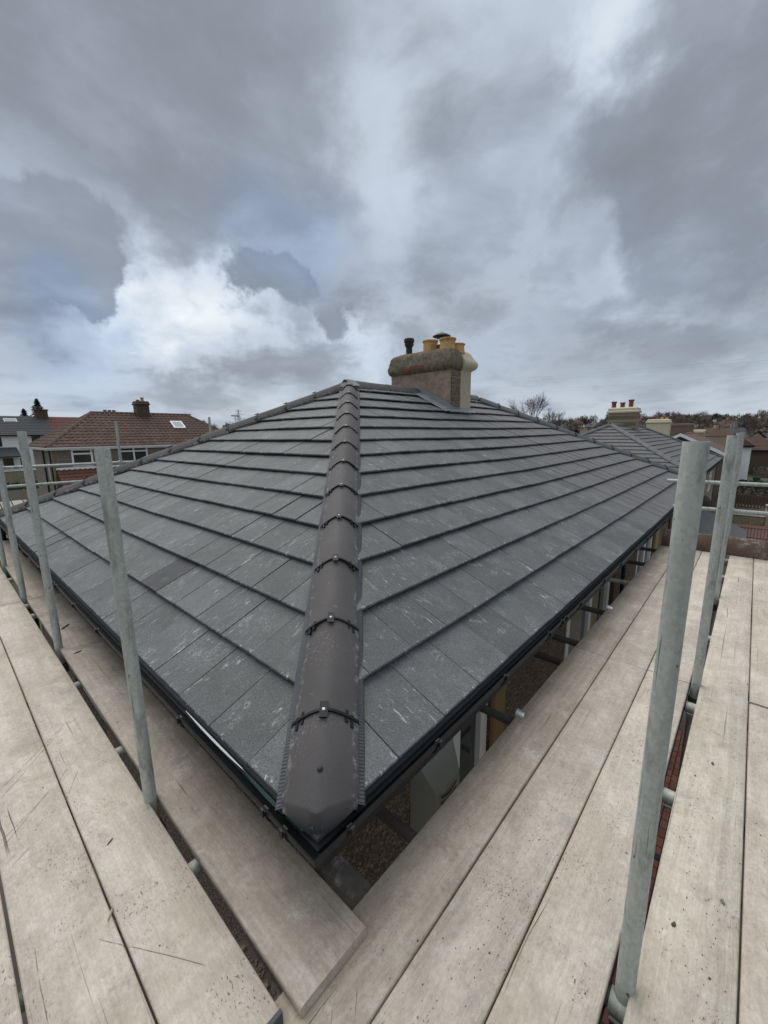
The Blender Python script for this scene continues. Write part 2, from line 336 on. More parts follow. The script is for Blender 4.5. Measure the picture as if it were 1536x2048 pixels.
def chim_fn(b, V, oi, tc):
    n1 = b.noise(V, 5, 6, .65); z = b.n('ShaderNodeSeparateXYZ', {0: tc}).outputs[2]
    c = b.mix(n1, (.22, .155, .115), (.44, .325, .24))
    gr = b.ramp(b.noise(V, 9, 5, .7), .42, .66)
    c = b.mix(b.m('MULTIPLY', gr, b.ramp(z, .25, 1.0, .15, .80)), c, (.17, .14, .10))
    c = b.mix(b.m('MULTIPLY', b.ramp(b.noise(V, 2.6, 3, .5), .55, .75), b.ramp(z, .9, .3, 0., .6)), c, (.33, .19, .14))
    cr_ = b.ramp(b.noise(b.mapping(V, (40, 40, 3)), 1, 3, .6), .66, .74)
    c = b.mix(b.m('MULTIPLY', cr_, .5), c, (.05, .04, .03))
    return {'Base Color': c, 'Roughness': .95, 'bump': (b.noise(V, 40, 5, .7), .008, .8)}
material('chimney_brown', chim_fn)
def chimc_fn(b, V, oi, tc):
    n1 = b.noise(V, 8, 6, .65)
    c = b.mix(b.ramp(b.noise(V, 16, 6, .72), .3, .7), (.085, .070, .050), (.235, .19, .135))
    c = b.mix(b.m('MULTIPLY', b.ramp(b.noise(V, 7, 4, .6), .55, .66), .8), c, (.115, .105, .035))
    c = b.mix(b.m('MULTIPLY', b.ramp(b.noise(V, 4, 2, .5), .66, .70), .85), c, (.27, .115, .075))
    return {'Base Color': c, 'Roughness': .95, 'bump': (b.noise(V, 35, 5, .7), .012, .9)}
material('chimney_cap', chimc_fn)
def stone_fn(c1, c2, bw=.4, bh=.16):
    def fn(b, V, oi, tc):
        br = b.n('ShaderNodeTexBrick', {'Vector': b.mapping(tc, (1, 1, 1), (pi/2, 0, 0)), 'Color1': (*c1, 1), 'Color2': (*c2, 1), 'Mortar': (*[x*.5 for x in c1], 1), 'Scale': 1., 'Mortar Size': .012, 'Brick Width': bw, 'Row Height': bh})
        c = b.scale(br.outputs[0], b.m('ADD', .7, b.m('MULTIPLY', b.noise(V, 5, 5, .65), .6)))
        return {'Base Color': c, 'Roughness': .9}
    return fn
material('stone_wall', stone_fn((.32, .27, .18), (.24, .20, .13)))
material('stone_house', stone_fn((.30, .25, .17), (.22, .18, .12)))
material('brick_brown', stone_fn((.10, .065, .045), (.14, .085, .06), .215, .075))
def block_fn(b, V, oi, tc):
    return {'Base Color': b.scale(b.mix(oi, (.20, .075, .055), (.32, .13, .095)), b.m('ADD', .7, b.m('MULTIPLY', b.noise(V, 30, 4, .6), .6))), 'Roughness': .9}
material('block_red', block_fn)
def land_fn(b, V, oi, tc):
    n1 = b.noise(tc, .03, 5, .6); n2 = b.noise(tc, .9, 4, .6)
    c = b.mix(b.ramp(n1, .35, .65), (.060, .064, .030), (.105, .080, .052))
    c = b.scale(c, b.m('ADD', .7, b.m('MULTIPLY', n2, .6)))
    return {'Base Color': c, 'Roughness': .95}
material('land', land_fn)
material('drive', lambda b, V, oi, tc: {'Base Color': b.mix(b.noise(tc, 3, 4, .6), (.10, .042, .034), (.16, .07, .055)), 'Roughness': .9})
material('yard', lambda b, V, oi, tc: {'Base Color': b.mix(b.noise(tc, 2, 5, .6), (.07, .06, .05), (.13, .115, .1)), 'Roughness': .9})
M = MATS

# ------------------------------------------------------------------ mesh helpers
class MB:
    def __init__(s): s.v = []; s.f = []; s.mi = []; s.mats = []
    def _m(s, m):
        if m is None: return 0
        if m not in s.mats: s.mats.append(m)
        return s.mats.index(m)
    def add(s, vs, fs, m=None, mat=None):
        o = len(s.v); k = s._m(m)
        s.v += [(mat @ Vector(p)) if mat else Vector(p) for p in vs]
        s.f += [tuple(i+o for i in f) for f in fs]; s.mi += [k]*len(fs); return s
    def box(s, x0, x1, y0, y1, z0, z1, m=None, mat=None, ch=0):
        if ch:
            c = ch; prof = [(y0+c, z0), (y1-c, z0), (y1, z0+c), (y1, z1-c), (y1-c, z1), (y0+c, z1), (y0, z1-c), (y0, z0+c)]
            xs = [(x0, c), (x0+c, 0), (x1-c, 0), (x1, c)]; V = []; F = []
            cy, cz = (y0+y1)/2, (z0+z1)/2
            for x, i in xs:
                for (y, z) in prof: V.append((x, y-math.copysign(i, y-cy)*.9, z-math.copysign(i, z-cz)*.9))
            for a in range(3):
                for j in range(8): k = (j+1) % 8; F.append((a*8+j, a*8+k, (a+1)*8+k, (a+1)*8+j)[::-1])
            F.append(tuple(range(8))); F.append(tuple(range(24, 32))[::-1])
            return s.add(V, F, m, mat)
        V = [(x0, y0, z0), (x1, y0, z0), (x1, y1, z0), (x0, y1, z0), (x0, y0, z1), (x1, y0, z1), (x1, y1, z1), (x0, y1, z1)]
        return s.add(V, [(0, 3, 2, 1), (4, 5, 6, 7), (0, 1, 5, 4), (1, 2, 6, 5), (2, 3, 7, 6), (3, 0, 4, 7)], m, mat)
    def tube(s, a, b_, r, r2=None, n=12, m=None, caps=True, wall=0):
        a = Vector(a); b_ = Vector(b_); r2 = r if r2 is None else r2
        d = (b_-a).normalized(); x = d.orthogonal().normalized(); y = d.cross(x)
        def ring(c, rr): return [c+(x*cos(2*pi*i/n)+y*sin(2*pi*i/n))*rr for i in range(n)]
        V = ring(a, r)+ring(b_, r2); F = [(i, (i+1) % n, n+(i+1) % n, n+i) for i in range(n)]
        if wall:
            V += ring(b_, r2-wall)+ring(b_-d*.25, r2-wall)
            F += [(n+i, n+(i+1) % n, 2*n+(i+1) % n, 2*n+i) for i in range(n)]
            F += [(2*n+i, 2*n+(i+1) % n, 3*n+(i+1) % n, 3*n+i) for i in range(n)]
            F.append(tuple(range(3*n, 4*n)))
            F.append(tuple(range(n))[::-1])
        elif caps: F += [tuple(range(n))[::-1], tuple(range(n, 2*n))]
        return s.add(V, F, m)
    def lathe(s, prof, c=(0, 0, 0), n=16, m=None):
        V = []; F = []
        for r, z in prof: V += [(c[0]+r*cos(2*pi*i/n), c[1]+r*sin(2*pi*i/n), c[2]+z) for i in range(n)]
        for k in range(len(prof)-1): F += [(k*n+i, k*n+(i+1) % n, (k+1)*n+(i+1) % n, (k+1)*n+i) for i in range(n)]
        return s.add(V, F, m)
    def poly(s, pts, m=None): return s.add(pts, [tuple(range(len(pts)))], m)
    def mesh(s, name, smooth=False):
        me = bpy.data.meshes.new(name); me.from_pydata([tuple(p) for p in s.v], [], s.f)
        for m in s.mats: me.materials.append(m)
        if len(s.mats) > 1: me.polygons.foreach_set('material_index', s.mi)
        if smooth: me.polygons.foreach_set('use_smooth', [True]*len(me.polygons))
        me.update(); return me
    def obj(s, name, parent=None, m=None, smooth=False, loc=None, auto=None, **props):
        if m is not None: s.mats = [m]; s.mi = [0]*len(s.f)
        return link(name, s.mesh(name, smooth or auto is not None), parent, loc, auto, **props)
def link(name, me, parent=None, loc=None, auto=None, mat=None, **props):
    o = bpy.data.objects.new(name, me); COL.objects.link(o)
    if auto is not None and me is not None:
        bm = bmesh.new(); bm.from_mesh(me)
        for e in bm.edges:
            if len(e.link_faces) != 2 or e.calc_face_angle(0) > radians(auto): e.smooth = False
        bm.to_mesh(me); bm.free()
    if parent: o.parent = parent
    if loc is not None: o.location = loc
    if mat is not None: o.matrix_local = mat
    for k, v in props.items(): o[k] = v
    return o
def sharpen(me, ang=40):
    bm = bmesh.new(); bm.from_mesh(me)
    for e in bm.edges:
        if len(e.link_faces) != 2 or e.calc_face_angle(0) > radians(ang): e.smooth = False
    bm.to_mesh(me); bm.free(); return me
def thing(name, label, cat, loc=(0, 0, 0), rz=0, group=None):
    o = bpy.data.objects.new(name, None); COL.objects.link(o); o.location = loc; o.rotation_euler = (0, 0, rz); o.empty_display_size = .2
    o['label'] = label; o['category'] = cat
    if group: o['group'] = group
    return o
def tag(o, label, cat, group=None):
    o['label'] = label; o['category'] = cat
    if group: o['group'] = group
    return o
def clip(poly, a, bb, c_):          # keep a*x + bb*y >= c_
    out = []
    for i in range(len(poly)):
        p, q = poly[i], poly[(i+1) % len(poly)]
        dp, dq = a*p[0]+bb*p[1]-c_, a*q[0]+bb*q[1]-c_
        if dp >= 0: out.append(p)
        if (dp >= 0) != (dq >= 0):
            t = dp/(dp-dq); out.append((p[0]+(q[0]-p[0])*t, p[1]+(q[1]-p[1])*t))
    return out
def pantile_z(t): return .028*(.5+.5*cos(2*pi*t)) if t < .5 else .010*(.5-.5*cos(2*pi*t*1.0))*0.4
def tile_cell(x0, x1, s0, s1, h0, h1, th, cl, prof='flat'):
    """One tile in tile-local coordinates (x across, y up the slope, z out of the roof), cut along hips. Returns verts, faces, full?"""
    def hh(y): return h0+(h1-h0)*(y-s0)/(s1-s0)
    V = []; F = []; full = True
    n = 1 if prof == 'flat' else 4
    for k in range(n):
        xa, xb = x0+(x1-x0)*k/n, x0+(x1-x0)*(k+1)/n
        P = [(xa, s0), (xb, s0), (xb, s1), (xa, s1)]
        Q = P
        for c_ in cl: Q = clip(Q, *c_) if Q else Q
        if len(Q) < 3: full = False; continue
        if Q != P: full = False
        def zz(p):
            if prof == 'flat': return hh(p[1])
            return hh(p[1])+(.0 if False else pantile_h((p[0]-x0)/(x1-x0)))
        o = len(V); m_ = len(Q)
        if prof == 'flat':
            ch = .005
            top = [(x, y+(ch if abs(y-s0) < 1e-6 else 0), zz((x, y))) for x, y in Q]
            mid = [(x, y, zz((x, y))-(ch if abs(y-s0) < 1e-6 else 0)-(.0 if abs(y-s0) < 1e-6 else .0005)) for x, y in Q]
            bot = [(x, y, zz((x, y))-th) for x, y in Q]
            V += top+mid+bot
            F.append(tuple(range(o, o+m_)))
            for i in range(m_):
                j = (i+1) % m_
                F.append((o+m_+i, o+m_+j, o+j, o+i)); F.append((o+2*m_+i, o+2*m_+j, o+m_+j, o+m_+i))
        else:
            V += [(x, y, zz((x, y))) for x, y in Q]; F.append(tuple(range(o, o+m_)))
            for i in range(m_):
                a_, c2 = Q[i], Q[(i+1) % m_]
                if abs(a_[1]-s0) < 1e-6 and abs(c2[1]-s0) < 1e-6:
                    o2 = len(V); V += [(a_[0], s0, zz(a_)), (c2[0], s0, zz(c2)), (c2[0], s0, zz(c2)-th), (a_[0], s0, zz(a_)-th)]; F.append((o2+3, o2+2, o2+1, o2))
    return V, F, full
def pantile_h(t):
    return [.012, .050, .050, .004, .012][min(4, int(round(t*4)))]
def roof_tiles(O, ux, us, W, S, inl, inr, gauge, tw, offs, th=.015, prof='flat', gap=.0035, clips=(), off0=0., sag=None, mx=.02):
    """Lay out the tiles of one roof plane -> list of (verts, faces, world matrix, full, centre, (row, col))."""
    O = Vector(O); ux = Vector(ux).normalized(); us = Vector(us).normalized(); nn = ux.cross(us)
    res = []; k = 0
    while k*gauge+off0*(k > 0) < S-.03:
        s0 = k*gauge+off0*(k > 0); s1 = min(s0+gauge+.060, S-.01)
        of = offs[k % len(offs)]
        i = -1
        while of+i*tw < W:
            xa = of+i*tw; xb = xa+tw; i += 1
            if xb < inl*s0 or xa > W-inr*s0: continue
            j1, j2 = random.uniform(-.0012, .0012), random.uniform(-.0015, .0015)
            cl = [(1, -inl, inl*0+mx*(inl > 0)-xa+inl*s0), (-1, -inr, -(W-mx*(inr > 0))+xa+inr*s0)]
            # local coords: x-xa, y-s0
            cl = [(1, -inl, mx*(inl > 0)-xa+inl*s0), (-1, -inr, -(W-mx*(inr > 0)-xa)+inr*s0)] + [(a, b2, c2-a*xa-b2*s0) for a, b2, c2 in clips]
            V, F, full = tile_cell(gap/2, tw-gap/2, 0, s1-s0, 0., -.033*(s1-s0)/gauge, th, cl, prof)
            if not F: continue
            z = (sag(xa, s0) if sag else 0.)+j1
            P = O+ux*xa+us*(s0+j2)+nn*z
            mt = Matrix(((ux.x, us.x, nn.x, P.x), (ux.y, us.y, nn.y, P.y), (ux.z, us.z, nn.z, P.z), (0, 0, 0, 1)))
            mt = mt @ Matrix.Rotation(random.gauss(0, .0022), 4, 'X') @ Matrix.Rotation(random.gauss(0, .0045), 4, 'Y') @ Matrix.Rotation(random.gauss(0, .0036), 4, 'Z')
            res.append((V, F, mt, full, P+ux*tw/2+us*gauge/2, (k, i-1)))
        k += 1
    return res
def place_tiles(lst, parent, name, matfn, limit, rest_name, inv=None):
    lst = sorted(lst, key=lambda t: (t[4]-CAM).length)
    shared = {}; rest = MB()
    inv = inv or Matrix.Identity(4)
    for q, (V, F, mt, full, cen, rc) in enumerate(lst):
        m = matfn(cen, rc)
        if q < limit:
            key = (len(V), round(V[2][1], 3), m.name) if full else None
            if full and key in shared: me = shared[key]
            else:
                x = MB(); x.add(V, F, m); me = x.mesh(name)
                if full: shared[key] = me
            link(name, me, parent, mat=inv @ mt)
        else: rest.add(V, F, m, inv @ mt)
    if rest.f: rest.obj(rest_name, parent, kind='stuff')

# wall rectangle with openings, built in a plane; returns MB.  axis 'x': wall along X at y=c facing -Y ; axis 'y': along Y at x=c facing -X
def wall_panel(mb, axis, c, a0, a1, z0, z1, ops, depth, m):
    xs = sorted({a0, a1, *[o[0] for o in ops], *[o[1] for o in ops]}); zs = sorted({z0, z1, *[o[2] for o in ops], *[o[3] for o in ops]})
    def P(a, z, d=0): return (a, c+d, z) if axis == 'x' else (c+d, a, z)
    for i in range(len(xs)-1):
        for j in range(len(zs)-1):
            xm, zm = (xs[i]+xs[i+1])/2, (zs[j]+zs[j+1])/2
            if any(o[0] < xm < o[1] and o[2] < zm < o[3] for o in ops): continue
            mb.add([P(xs[i], zs[j]), P(xs[i+1], zs[j]), P(xs[i+1], zs[j+1]), P(xs[i], zs[j+1])], [(0, 1, 2, 3)], m)
    for x0, x1, a, b2 in ops:
        for q in ([P(x0, a), P(x0, a, depth), P(x0, b2, depth), P(x0, b2)], [P(x1, a), P(x1, b2), P(x1, b2, depth), P(x1, a, depth)],
                  [P(x0, a), P(x1, a), P(x1, a, depth), P(x0, a, depth)], [P(x0, b2), P(x0, b2, depth), P(x1, b2, depth), P(x1, b2)]):
            mb.add(q, [(0, 1, 2, 3)], m)
def window(parent, axis, c, a0, a1, z0, z1, fr=.055, cols=2, top=0., fm=None, gm=None, dep=.07):
    fm = fm or M['white_upvc']; gm = gm or M['glass_dark']
    mb = MB()
    def bx(u0, u1, w0, w1, d0=0., d1=dep):
        if axis == 'x': mb.box(u0, u1, c+d0, c+d1, w0, w1, fm)
        else: mb.box(c+d0, c+d1, u0, u1, w0, w1, fm)
    bx(a0, a0+fr, z0, z1); bx(a1-fr, a1, z0, z1); bx(a0+fr, a1-fr, z0, z0+fr); bx(a0+fr, a1-fr, z1-fr, z1)
    for k in range(1, cols): x = a0+(a1-a0)*k/cols; bx(x-fr/2, x+fr/2, z0+fr, z1-fr, .003, dep-.003)
    if top:
        zt = z1-(z1-z0)*top
        for k in range(cols):
            xa = a0+(a1-a0)*k/cols+(fr if k == 0 else fr/2); xb = a0+(a1-a0)*(k+1)/cols-(fr if k == cols-1 else fr/2)
            bx(xa, xb, zt-fr/2, zt+fr/2, .006, dep-.006)
    o = mb.obj('window', parent)
    g = MB(); d = dep*.5
    if axis == 'x': g.poly([(a0+fr*.5, c+d, z0+fr*.5), (a1-fr*.5, c+d, z0+fr*.5), (a1-fr*.5, c+d, z1-fr*.5), (a0+fr*.5, c+d, z1-fr*.5)], gm)
    else: g.poly([(c+d, a0+fr*.5, z0+fr*.5), (c+d, a0+fr*.5, z1-fr*.5), (c+d, a1-fr*.5, z1-fr*.5), (c+d, a1-fr*.5, z0+fr*.5)], gm)
    g.obj('pane', o)
    return o

# ------------------------------------------------------------------ land
def land_z(x, y):
    r = sqrt(x*x+y*y); az = math.degrees(math.atan2(y, x))
    z = -5.5 + .033*max(0., min(60., y-25.))
    t = max(0., min(1., (r-130.)/330.)); t = t*t*(3-2*t)
    H = 10.0 + 2.*sin(az*.11+.5) if az < 45 else 9.5
    z = z*(1-t)+t*(H-5.5+ (2.*noise.noise(Vector((x*.008, y*.008, 0))) if r > 100 else 0))
    return z
mb = MB(); NA = 120; rings = [0, 4, 8, 14, 20, 28, 38, 50, 65, 85, 110, 140, 170, 200, 240, 280, 320, 370, 420, 480, 560, 700, 1000, 1600, 2600]
for r in rings:
    for a in range(NA):
        x, y = r*cos(2*pi*a/NA), r*sin(2*pi*a/NA); mb.v.append(Vector((x, y, land_z(x, y)-(0.0 if r < 600 else (r-600)*.012))))
for k in range(len(rings)-1):
    for a in range(NA): c_ = (a+1) % NA; mb.f.append((k*NA+a, (k+1)*NA+a, (k+1)*NA+c_, k*NA+c_)); mb.mi.append(0)
mb.mats = [M['land']]
mb.obj('ground', smooth=True, kind='structure')
MB().box(-6, 14, -3.4, 14, -5.6, -5.40, M['yard']).obj('yard', kind='structure')
MB().box(22, 37.6, -6, -.2, -5.6, -5.44, M['drive']).obj('driveway', kind='structure')
pav = MB().box(2.2, 15, -1.6, .2, -5.399, -5.34, M['yard']).obj('paved_path', kind='structure')
blk = MB().box(-.095, .095, -.046, .046, 0, .045, M['block_red'], ch=.006).mesh('paving_block')
for i in range(32):
    for j in range(9):
        o = link('paving_block', blk, pav, mat=Matrix.Translation((3.2+i*.203+(.1 if j % 2 else 0), -.95+j*.104, -5.343+random.uniform(-.003, .003))) @ Matrix.Rotation(random.gauss(0, .01), 4, 'Z'))

# ------------------------------------------------------------------ the re-roofed house
TP = .49860; PIT = math.atan(TP); CP, SP = cos(PIT), sin(PIT)
HL, HD = 11.273, 3.79982; HD2 = 2*HD; G = .31029; SL = HD/CP
GZ = -5.4
house = thing('house', 'pebbledashed house with a new grey tiled hipped roof inside the scaffold', 'house', (HL/2, HD, GZ))
HI = house.matrix_world.inverted() if False else Matrix.Translation((-HL/2, -HD, -GZ))
class Par:       # children of the house are written in world coordinates, then shifted
    pass
def hobj(mb, name, m=None, parent=None, smooth=False, auto=None, **pr):
    o = mb.obj(name, parent or house, m, smooth, None, auto, **pr)
    if parent is None: o.matrix_local = HI
    return o
# walls with openings (front wall at y=.25 along X, end wall at x=.25 along Y)
OPX = [(1.16, 1.60, -1.75, -.30), (3.05, 4.62, -1.75, -.30), (6.05, 7.27, -1.75, -.30), (9.0, 10.2, -1.75, -.30)]
OPY = [(3.9, 5.2, -1.95, -1.0)]
mb = MB(); wall_panel(mb, 'x', .25, .25, HL-.25, GZ, -.06, OPX, .10, M['pebbledash'])
wall_panel(mb, 'y', .25, .25, HD2-.25, GZ, -.06, OPY, .10, M['pebbledash'])
mb.poly([(HL-.25, .25, GZ), (HL-.25, HD2-.25, GZ), (HL-.25, HD2-.25, -.06), (HL-.25, .25, -.06)], M['pebbledash'])
mb.poly([(.25, HD2-.25, GZ), (.25, HD2-.25, -.06), (HL-.25, HD2-.25, -.06), (HL-.25, HD2-.25, GZ)], M['pebbledash'])
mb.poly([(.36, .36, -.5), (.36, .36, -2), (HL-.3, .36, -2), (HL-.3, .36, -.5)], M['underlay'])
hobj(mb, 'wall')
def hwin(*a, **k):
    o = window(house, *a, **k); o.matrix_local = HI; return o
hwin('x', .26, 1.17, 1.585, -1.75, -.30, .085, 1)
hwin('x', .26, 3.10, 4.60, -1.75, -.30, .09, 2, 0., gm=M['glass_sky'])
hwin('x', .26, 6.10, 7.25, -1.75, -.30, .09, 2, 0., gm=M['glass_sky'])
hwin('x', .30, 9.02, 10.18, -1.75, -.30, .07, 2, .3)
hwin('y', .30, 3.92, 5.18, -1.95, -1.0, .07, 2, .3)
for x0, x1, m_ in ((1.600, 1.755, 'oak_trim'), (4.622, 4.84, 'brown_timber'), (7.272, 7.60, 'oak_trim'), (8.85, 8.99, 'brown_timber')):
    hobj(MB().box(x0, x1, .215, .249, -1.78, -.25, M[m_], ch=.006), 'window_trim')
pp = MB().tube((4.95, .20, GZ), (4.95, .20, -.2), .022, n=10, m=M['black_plastic']); hobj(pp, 'soil_pipe', smooth=True)
# alarm box on the front wall: sloped hip top and three curved vents
mb = MB()
x0, x1, zb, zt = .765, 1.075, -.86, -.405
A_ = [(x0, .25, zb), (x1, .25, zb), (x1, .25, zt), (x0, .25, zt)]
mb.add([(x0, .249, zb), (x1, .249, zb), (x1, .249, zt), (x0, .249, zt), (x0+.01, .20, zb+.01), (x1-.01, .20, zb+.01), (x1-.01, .20, zt-.03), (x0+.01, .20, zt-.03),
        (x0+.05, .12, zb+.05), (x1-.05, .12, zb+.05), (x1-.05, .125, zt-.17), (x0+.05, .125, zt-.17)],
       [(0, 4, 7, 3), (1, 2, 6, 5), (3, 7, 6, 2), (0, 1, 5, 4), (4, 8, 11, 7), (5, 6, 10, 9), (7, 11, 10, 6), (4, 5, 9, 8), (8, 9, 10, 11)], M['alarm_plastic'])
ab = hobj(mb, 'alarm_box', auto=25)
for k in range(3):
    s = MB()
    for i in range(6):
        t0, t1 = i/6, (i+1)/6
        def q(t, z): return (x0+.08+t*.14, .1175, zt-.195-k*.036-.02*sin(pi*t)+z)
        s.add([q(t0, 0), q(t1, 0), q(t1, -.012), q(t0, -.012)], [(0, 3, 2, 1)], M['black_matt'])
    s.obj('vent_slot', ab)

# roof deck (battened underlay under the tiles) and the two slopes that face away
e = .065
mb = MB()
A0 = (0, 0, -e); B0 = (HL, 0, -e); C0 = (HL, HD2, -e); D0 = (0, HD2, -e); R0 = (HD, HD, HD*TP-e); R1 = (HL-HD, HD, HD*TP-e)
mb.add([A0, B0, C0, D0, R0, R1], [(0, 1, 5, 4), (3, 0, 4)], M['underlay'])
roof = hobj(mb, 'roof')
RI = Matrix.Identity(4)
def sagR(x, s): return .016*sin(x*.85+.4)*sin(s*.9+.3)+.009*noise.noise(Vector((x*.8, s*.9, 3.)))
tl = roof_tiles((0, 0, 0), (1, 0, 0), (0, CP, SP), HL, SL, CP, CP, G, .298, (.082-.298, .229-.298), clips=(), off0=.0094, sag=sagR)
# leave the chimney foot free
CHX0, CHX1, CHY0, CHY1 = 5.457, 6.125, 3.10, 4.40
tl2 = []
for t in tl:
    if CHX0-.02 < t[4].x < CHX1+.05 and t[4].y > CHY0+.05: continue
    tl2.append(t)
left = roof_tiles((0, HD2, 0), (0, -1, 0), (CP, 0, SP), HD2, SL, CP, CP, G, .298, (.0496-.298, .2026-.298), clips=(), off0=.0094, sag=lambda x, s: .011*noise.noise(Vector((x*.7, s*.9, 9.))))
def mR(cen, rc):
    return M['tile_brown_grey'] if cen.x > 5.3+.5*noise.noise(Vector((rc[0]*1.7, 5, 0)))+cen.y*.15 else M['tile_grey']
def mL(cen, rc):
    if rc[0] == 1 and 2.0 < cen.y < 2.35: return M['tile_slate_dark']
    return M['tile_grey']
for t in tl2: pass
allt = [(t, mR(t[4], t[5])) for t in tl2]+[(t, mL(t[4], t[5])) for t in left]
mm_ = {id(t[4]): m for t, m in allt}
place_tiles([t for t, m in allt], roof, 'roof_tile', lambda c_, rc: mm_[id(c_)], 300, 'far_roof_tiles')
# scrawl of chalk on the dark tile is part of its material; hip and ridge tiles
def hip_profile(w, h):
    hp = [(.0, h), (.10, h-.0012), (.24, h-.0075), (.42, h-.021), (.62, h-.041), (.80, h-.061), (.93, h-.078), (.985, h-.088), (1., h-.110)]
    return [(-a*w, z) for a, z in hp[::-1]]+[(a*w, z) for a, z in hp[1:]]
HDIR = Vector((CP, CP, SP)).normalized()
def frame(d, side):
    d = Vector(d).normalized(); sd_ = Vector(side); up = sd_.cross(d); 
    if up.z < 0: sd_ = -sd_; up = sd_.cross(d)
    return d, sd_.normalized(), up.normalized()
def hip_mesh(length, w=.122, h=.064, drop=.0, th=.014, flat_=0.):
    pr = hip_profile(w, h); 
    if flat_: pr = [(a, c_-flat_*abs(a)) for a, c_ in pr]
    mb = MB(); n = len(pr)
    inn = [(a*.90, c_-th) for a, c_ in pr]
    V = [(a, 0, c_) for a, c_ in pr]+[(a, length, c_-drop) for a, c_ in pr]+[(a, 0, c_) for a, c_ in inn]+[(a, length, c_-drop) for a, c_ in inn]
    F = [(i, i+1, n+i+1, n+i) for i in range(n-1)]
    F += [(2*n+i+1, 2*n+i, i, i+1)[::-1] for i in range(n-1)]
    F += [(3*n+i, 3*n+i+1, n+i+1, n+i)[::-1] for i in range(n-1)]
    F += [(0, n, 3*n, 2*n)[::-1], (n-1, 2*n-1, 4*n-1, 3*n-1)]
    mb.add(V, F); return mb
HT = hip_mesh(.452, drop=.009); HT.mats = [M['hip_concrete']]; HTM = HT.mesh('hip_tile', True); sharpen(HTM)
def clip_mesh(w=.124, full=True):
    mb = MB(); pr = hip_profile(w+.003, .068)
    for i in range(len(pr)-1):
        a, c_ = pr[i], pr[i+1]
        mb.add([(a[0], -.005, a[1]+.003), (c_[0], -.005, c_[1]+.003), (c_[0], .005, c_[1]+.003), (a[0], .005, a[1]+.003)], [(0, 1, 2, 3)])
        mb.add([(a[0], -.005, a[1]-.006), (c_[0], -.005, c_[1]-.006), (c_[0], -.005, c_[1]+.003), (a[0], -.005, a[1]+.003)], [(0, 1, 2, 3)])
    mb.box(-.015, .015, -.034, .028, .068, .075)
    for s in (-1, 1):
        ang = radians(40)*s
        for dx in (-.010, .010):
            mt = Matrix.Translation((s*.086, -.006, .006)) @ Matrix.Rotation(ang, 4, 'Y') @ Matrix.Translation((dx*1.3, -.006 if dx*s > 0 else .006, .006))
            mb.box(-.006, .006, -.024, .024, -.006, .004, mat=mt)
    mb.mats = [M['black_plastic']]; return mb.mesh('hip_clip')
CLM = clip_mesh()
SCM = MB().lathe([(.0001, .0035), (.0035, .0035), (.0055, .0025), (.006, 0)], n=10, m=M['screw_white']).mesh('screw', True)
def axis_matrix(P, d, s, u): return Matrix(((s.x, d.x, u.x, P.x), (s.y, d.y, u.y, P.y), (s.z, d.z, u.z, P.z), (0, 0, 0, 1)))
def run_hip(P0, d, side, length, first=.357, starter=True, screws=False, mat_=None, pitch=.460):
    d, s, u = frame(d, side); P0 = Vector(P0)
    t = first; i = 0
    while t < length-.05:
        ln = min(.452, length-t)
        me = HTM
        if ln < .44: hm = hip_mesh(ln); hm.mats = [mat_ or M['hip_concrete']]; me = sharpen(hm.mesh('hip_tile', True))
        elif mat_:
            hm = hip_mesh(.452, drop=.009); hm.mats = [mat_]; me = sharpen(hm.mesh('hip_tile', True))
        mt = axis_matrix(P0+d*(t+.004)+u*random.uniform(-.003, .003), d, s, u) @ Matrix.Rotation(random.gauss(0, .008), 4, 'Z') @ Matrix.Rotation(random.gauss(0, .008), 4, 'Y')
        o = link('hip_tile', me, house, mat=HI @ mt)
        c_ = link('hip_clip', CLM, house, mat=HI @ axis_matrix(P0+d*t, d, s, u))
        if screws: link('screw', SCM, c_, mat=Matrix.Translation((0, -.004, .075)))
        t += pitch; i += 1
    return d, s, u
d_, s_, u_ = run_hip((0, 0, 0), HDIR, (1, -1, 0), HD/CP*sqrt(2*CP*CP+SP*SP)-.16, screws=True)
# blocked starter tile with a mitred, rounded nose
mb = MB(); pr = hip_profile(.126, .066); n = len(pr)
# first section sits a little above the second; nose follows the corner of the eaves in plan
V = []; F = []
tips = [(.024+.074*min(1, (abs(a)/.126))**1.25) for a, c_ in pr]
for j, (a, c_) in enumerate(pr): V.append((a, .352, c_-.006))
for j, (a, c_) in enumerate(pr): V.append((a, tips[j]+.012, c_))
for j, (a, c_) in enumerate(pr): V.append((a*.985, tips[j]+.002, c_-.007))
for j, (a, c_) in enumerate(pr): V.append((a*.93, tips[j]-.022+.004*(1-abs(a)/.126), min(c_-.014, -.024)-.034*(1-abs(a)/.126)))
for r in range(3): F += [(r*n+i, r*n+i+1, (r+1)*n+i+1, (r+1)*n+i)[::-1] for i in range(n-1)]
F.append(tuple(range(3*n, 4*n)))
inn = len(V)
mb.add(V, F, M['hip_concrete'])
st = link('hip_tile', None, house) if False else None
o = mb.obj('hip_starter_tile', house, auto=38); o.matrix_local = HI @ axis_matrix(Vector((0, 0, 0)), d_, s_, u_)
o['label'] = 'closed end hip tile with a pointed nose'
sc_ = link('screw', MB().lathe([(.0001, .006), (.0045, .006), (.0075, .003), (.008, 0), (.011, -.0005)], n=12, m=M['black_matt']).mesh('screw', True), o, mat=Matrix.Translation((0.002, .15, .066)))
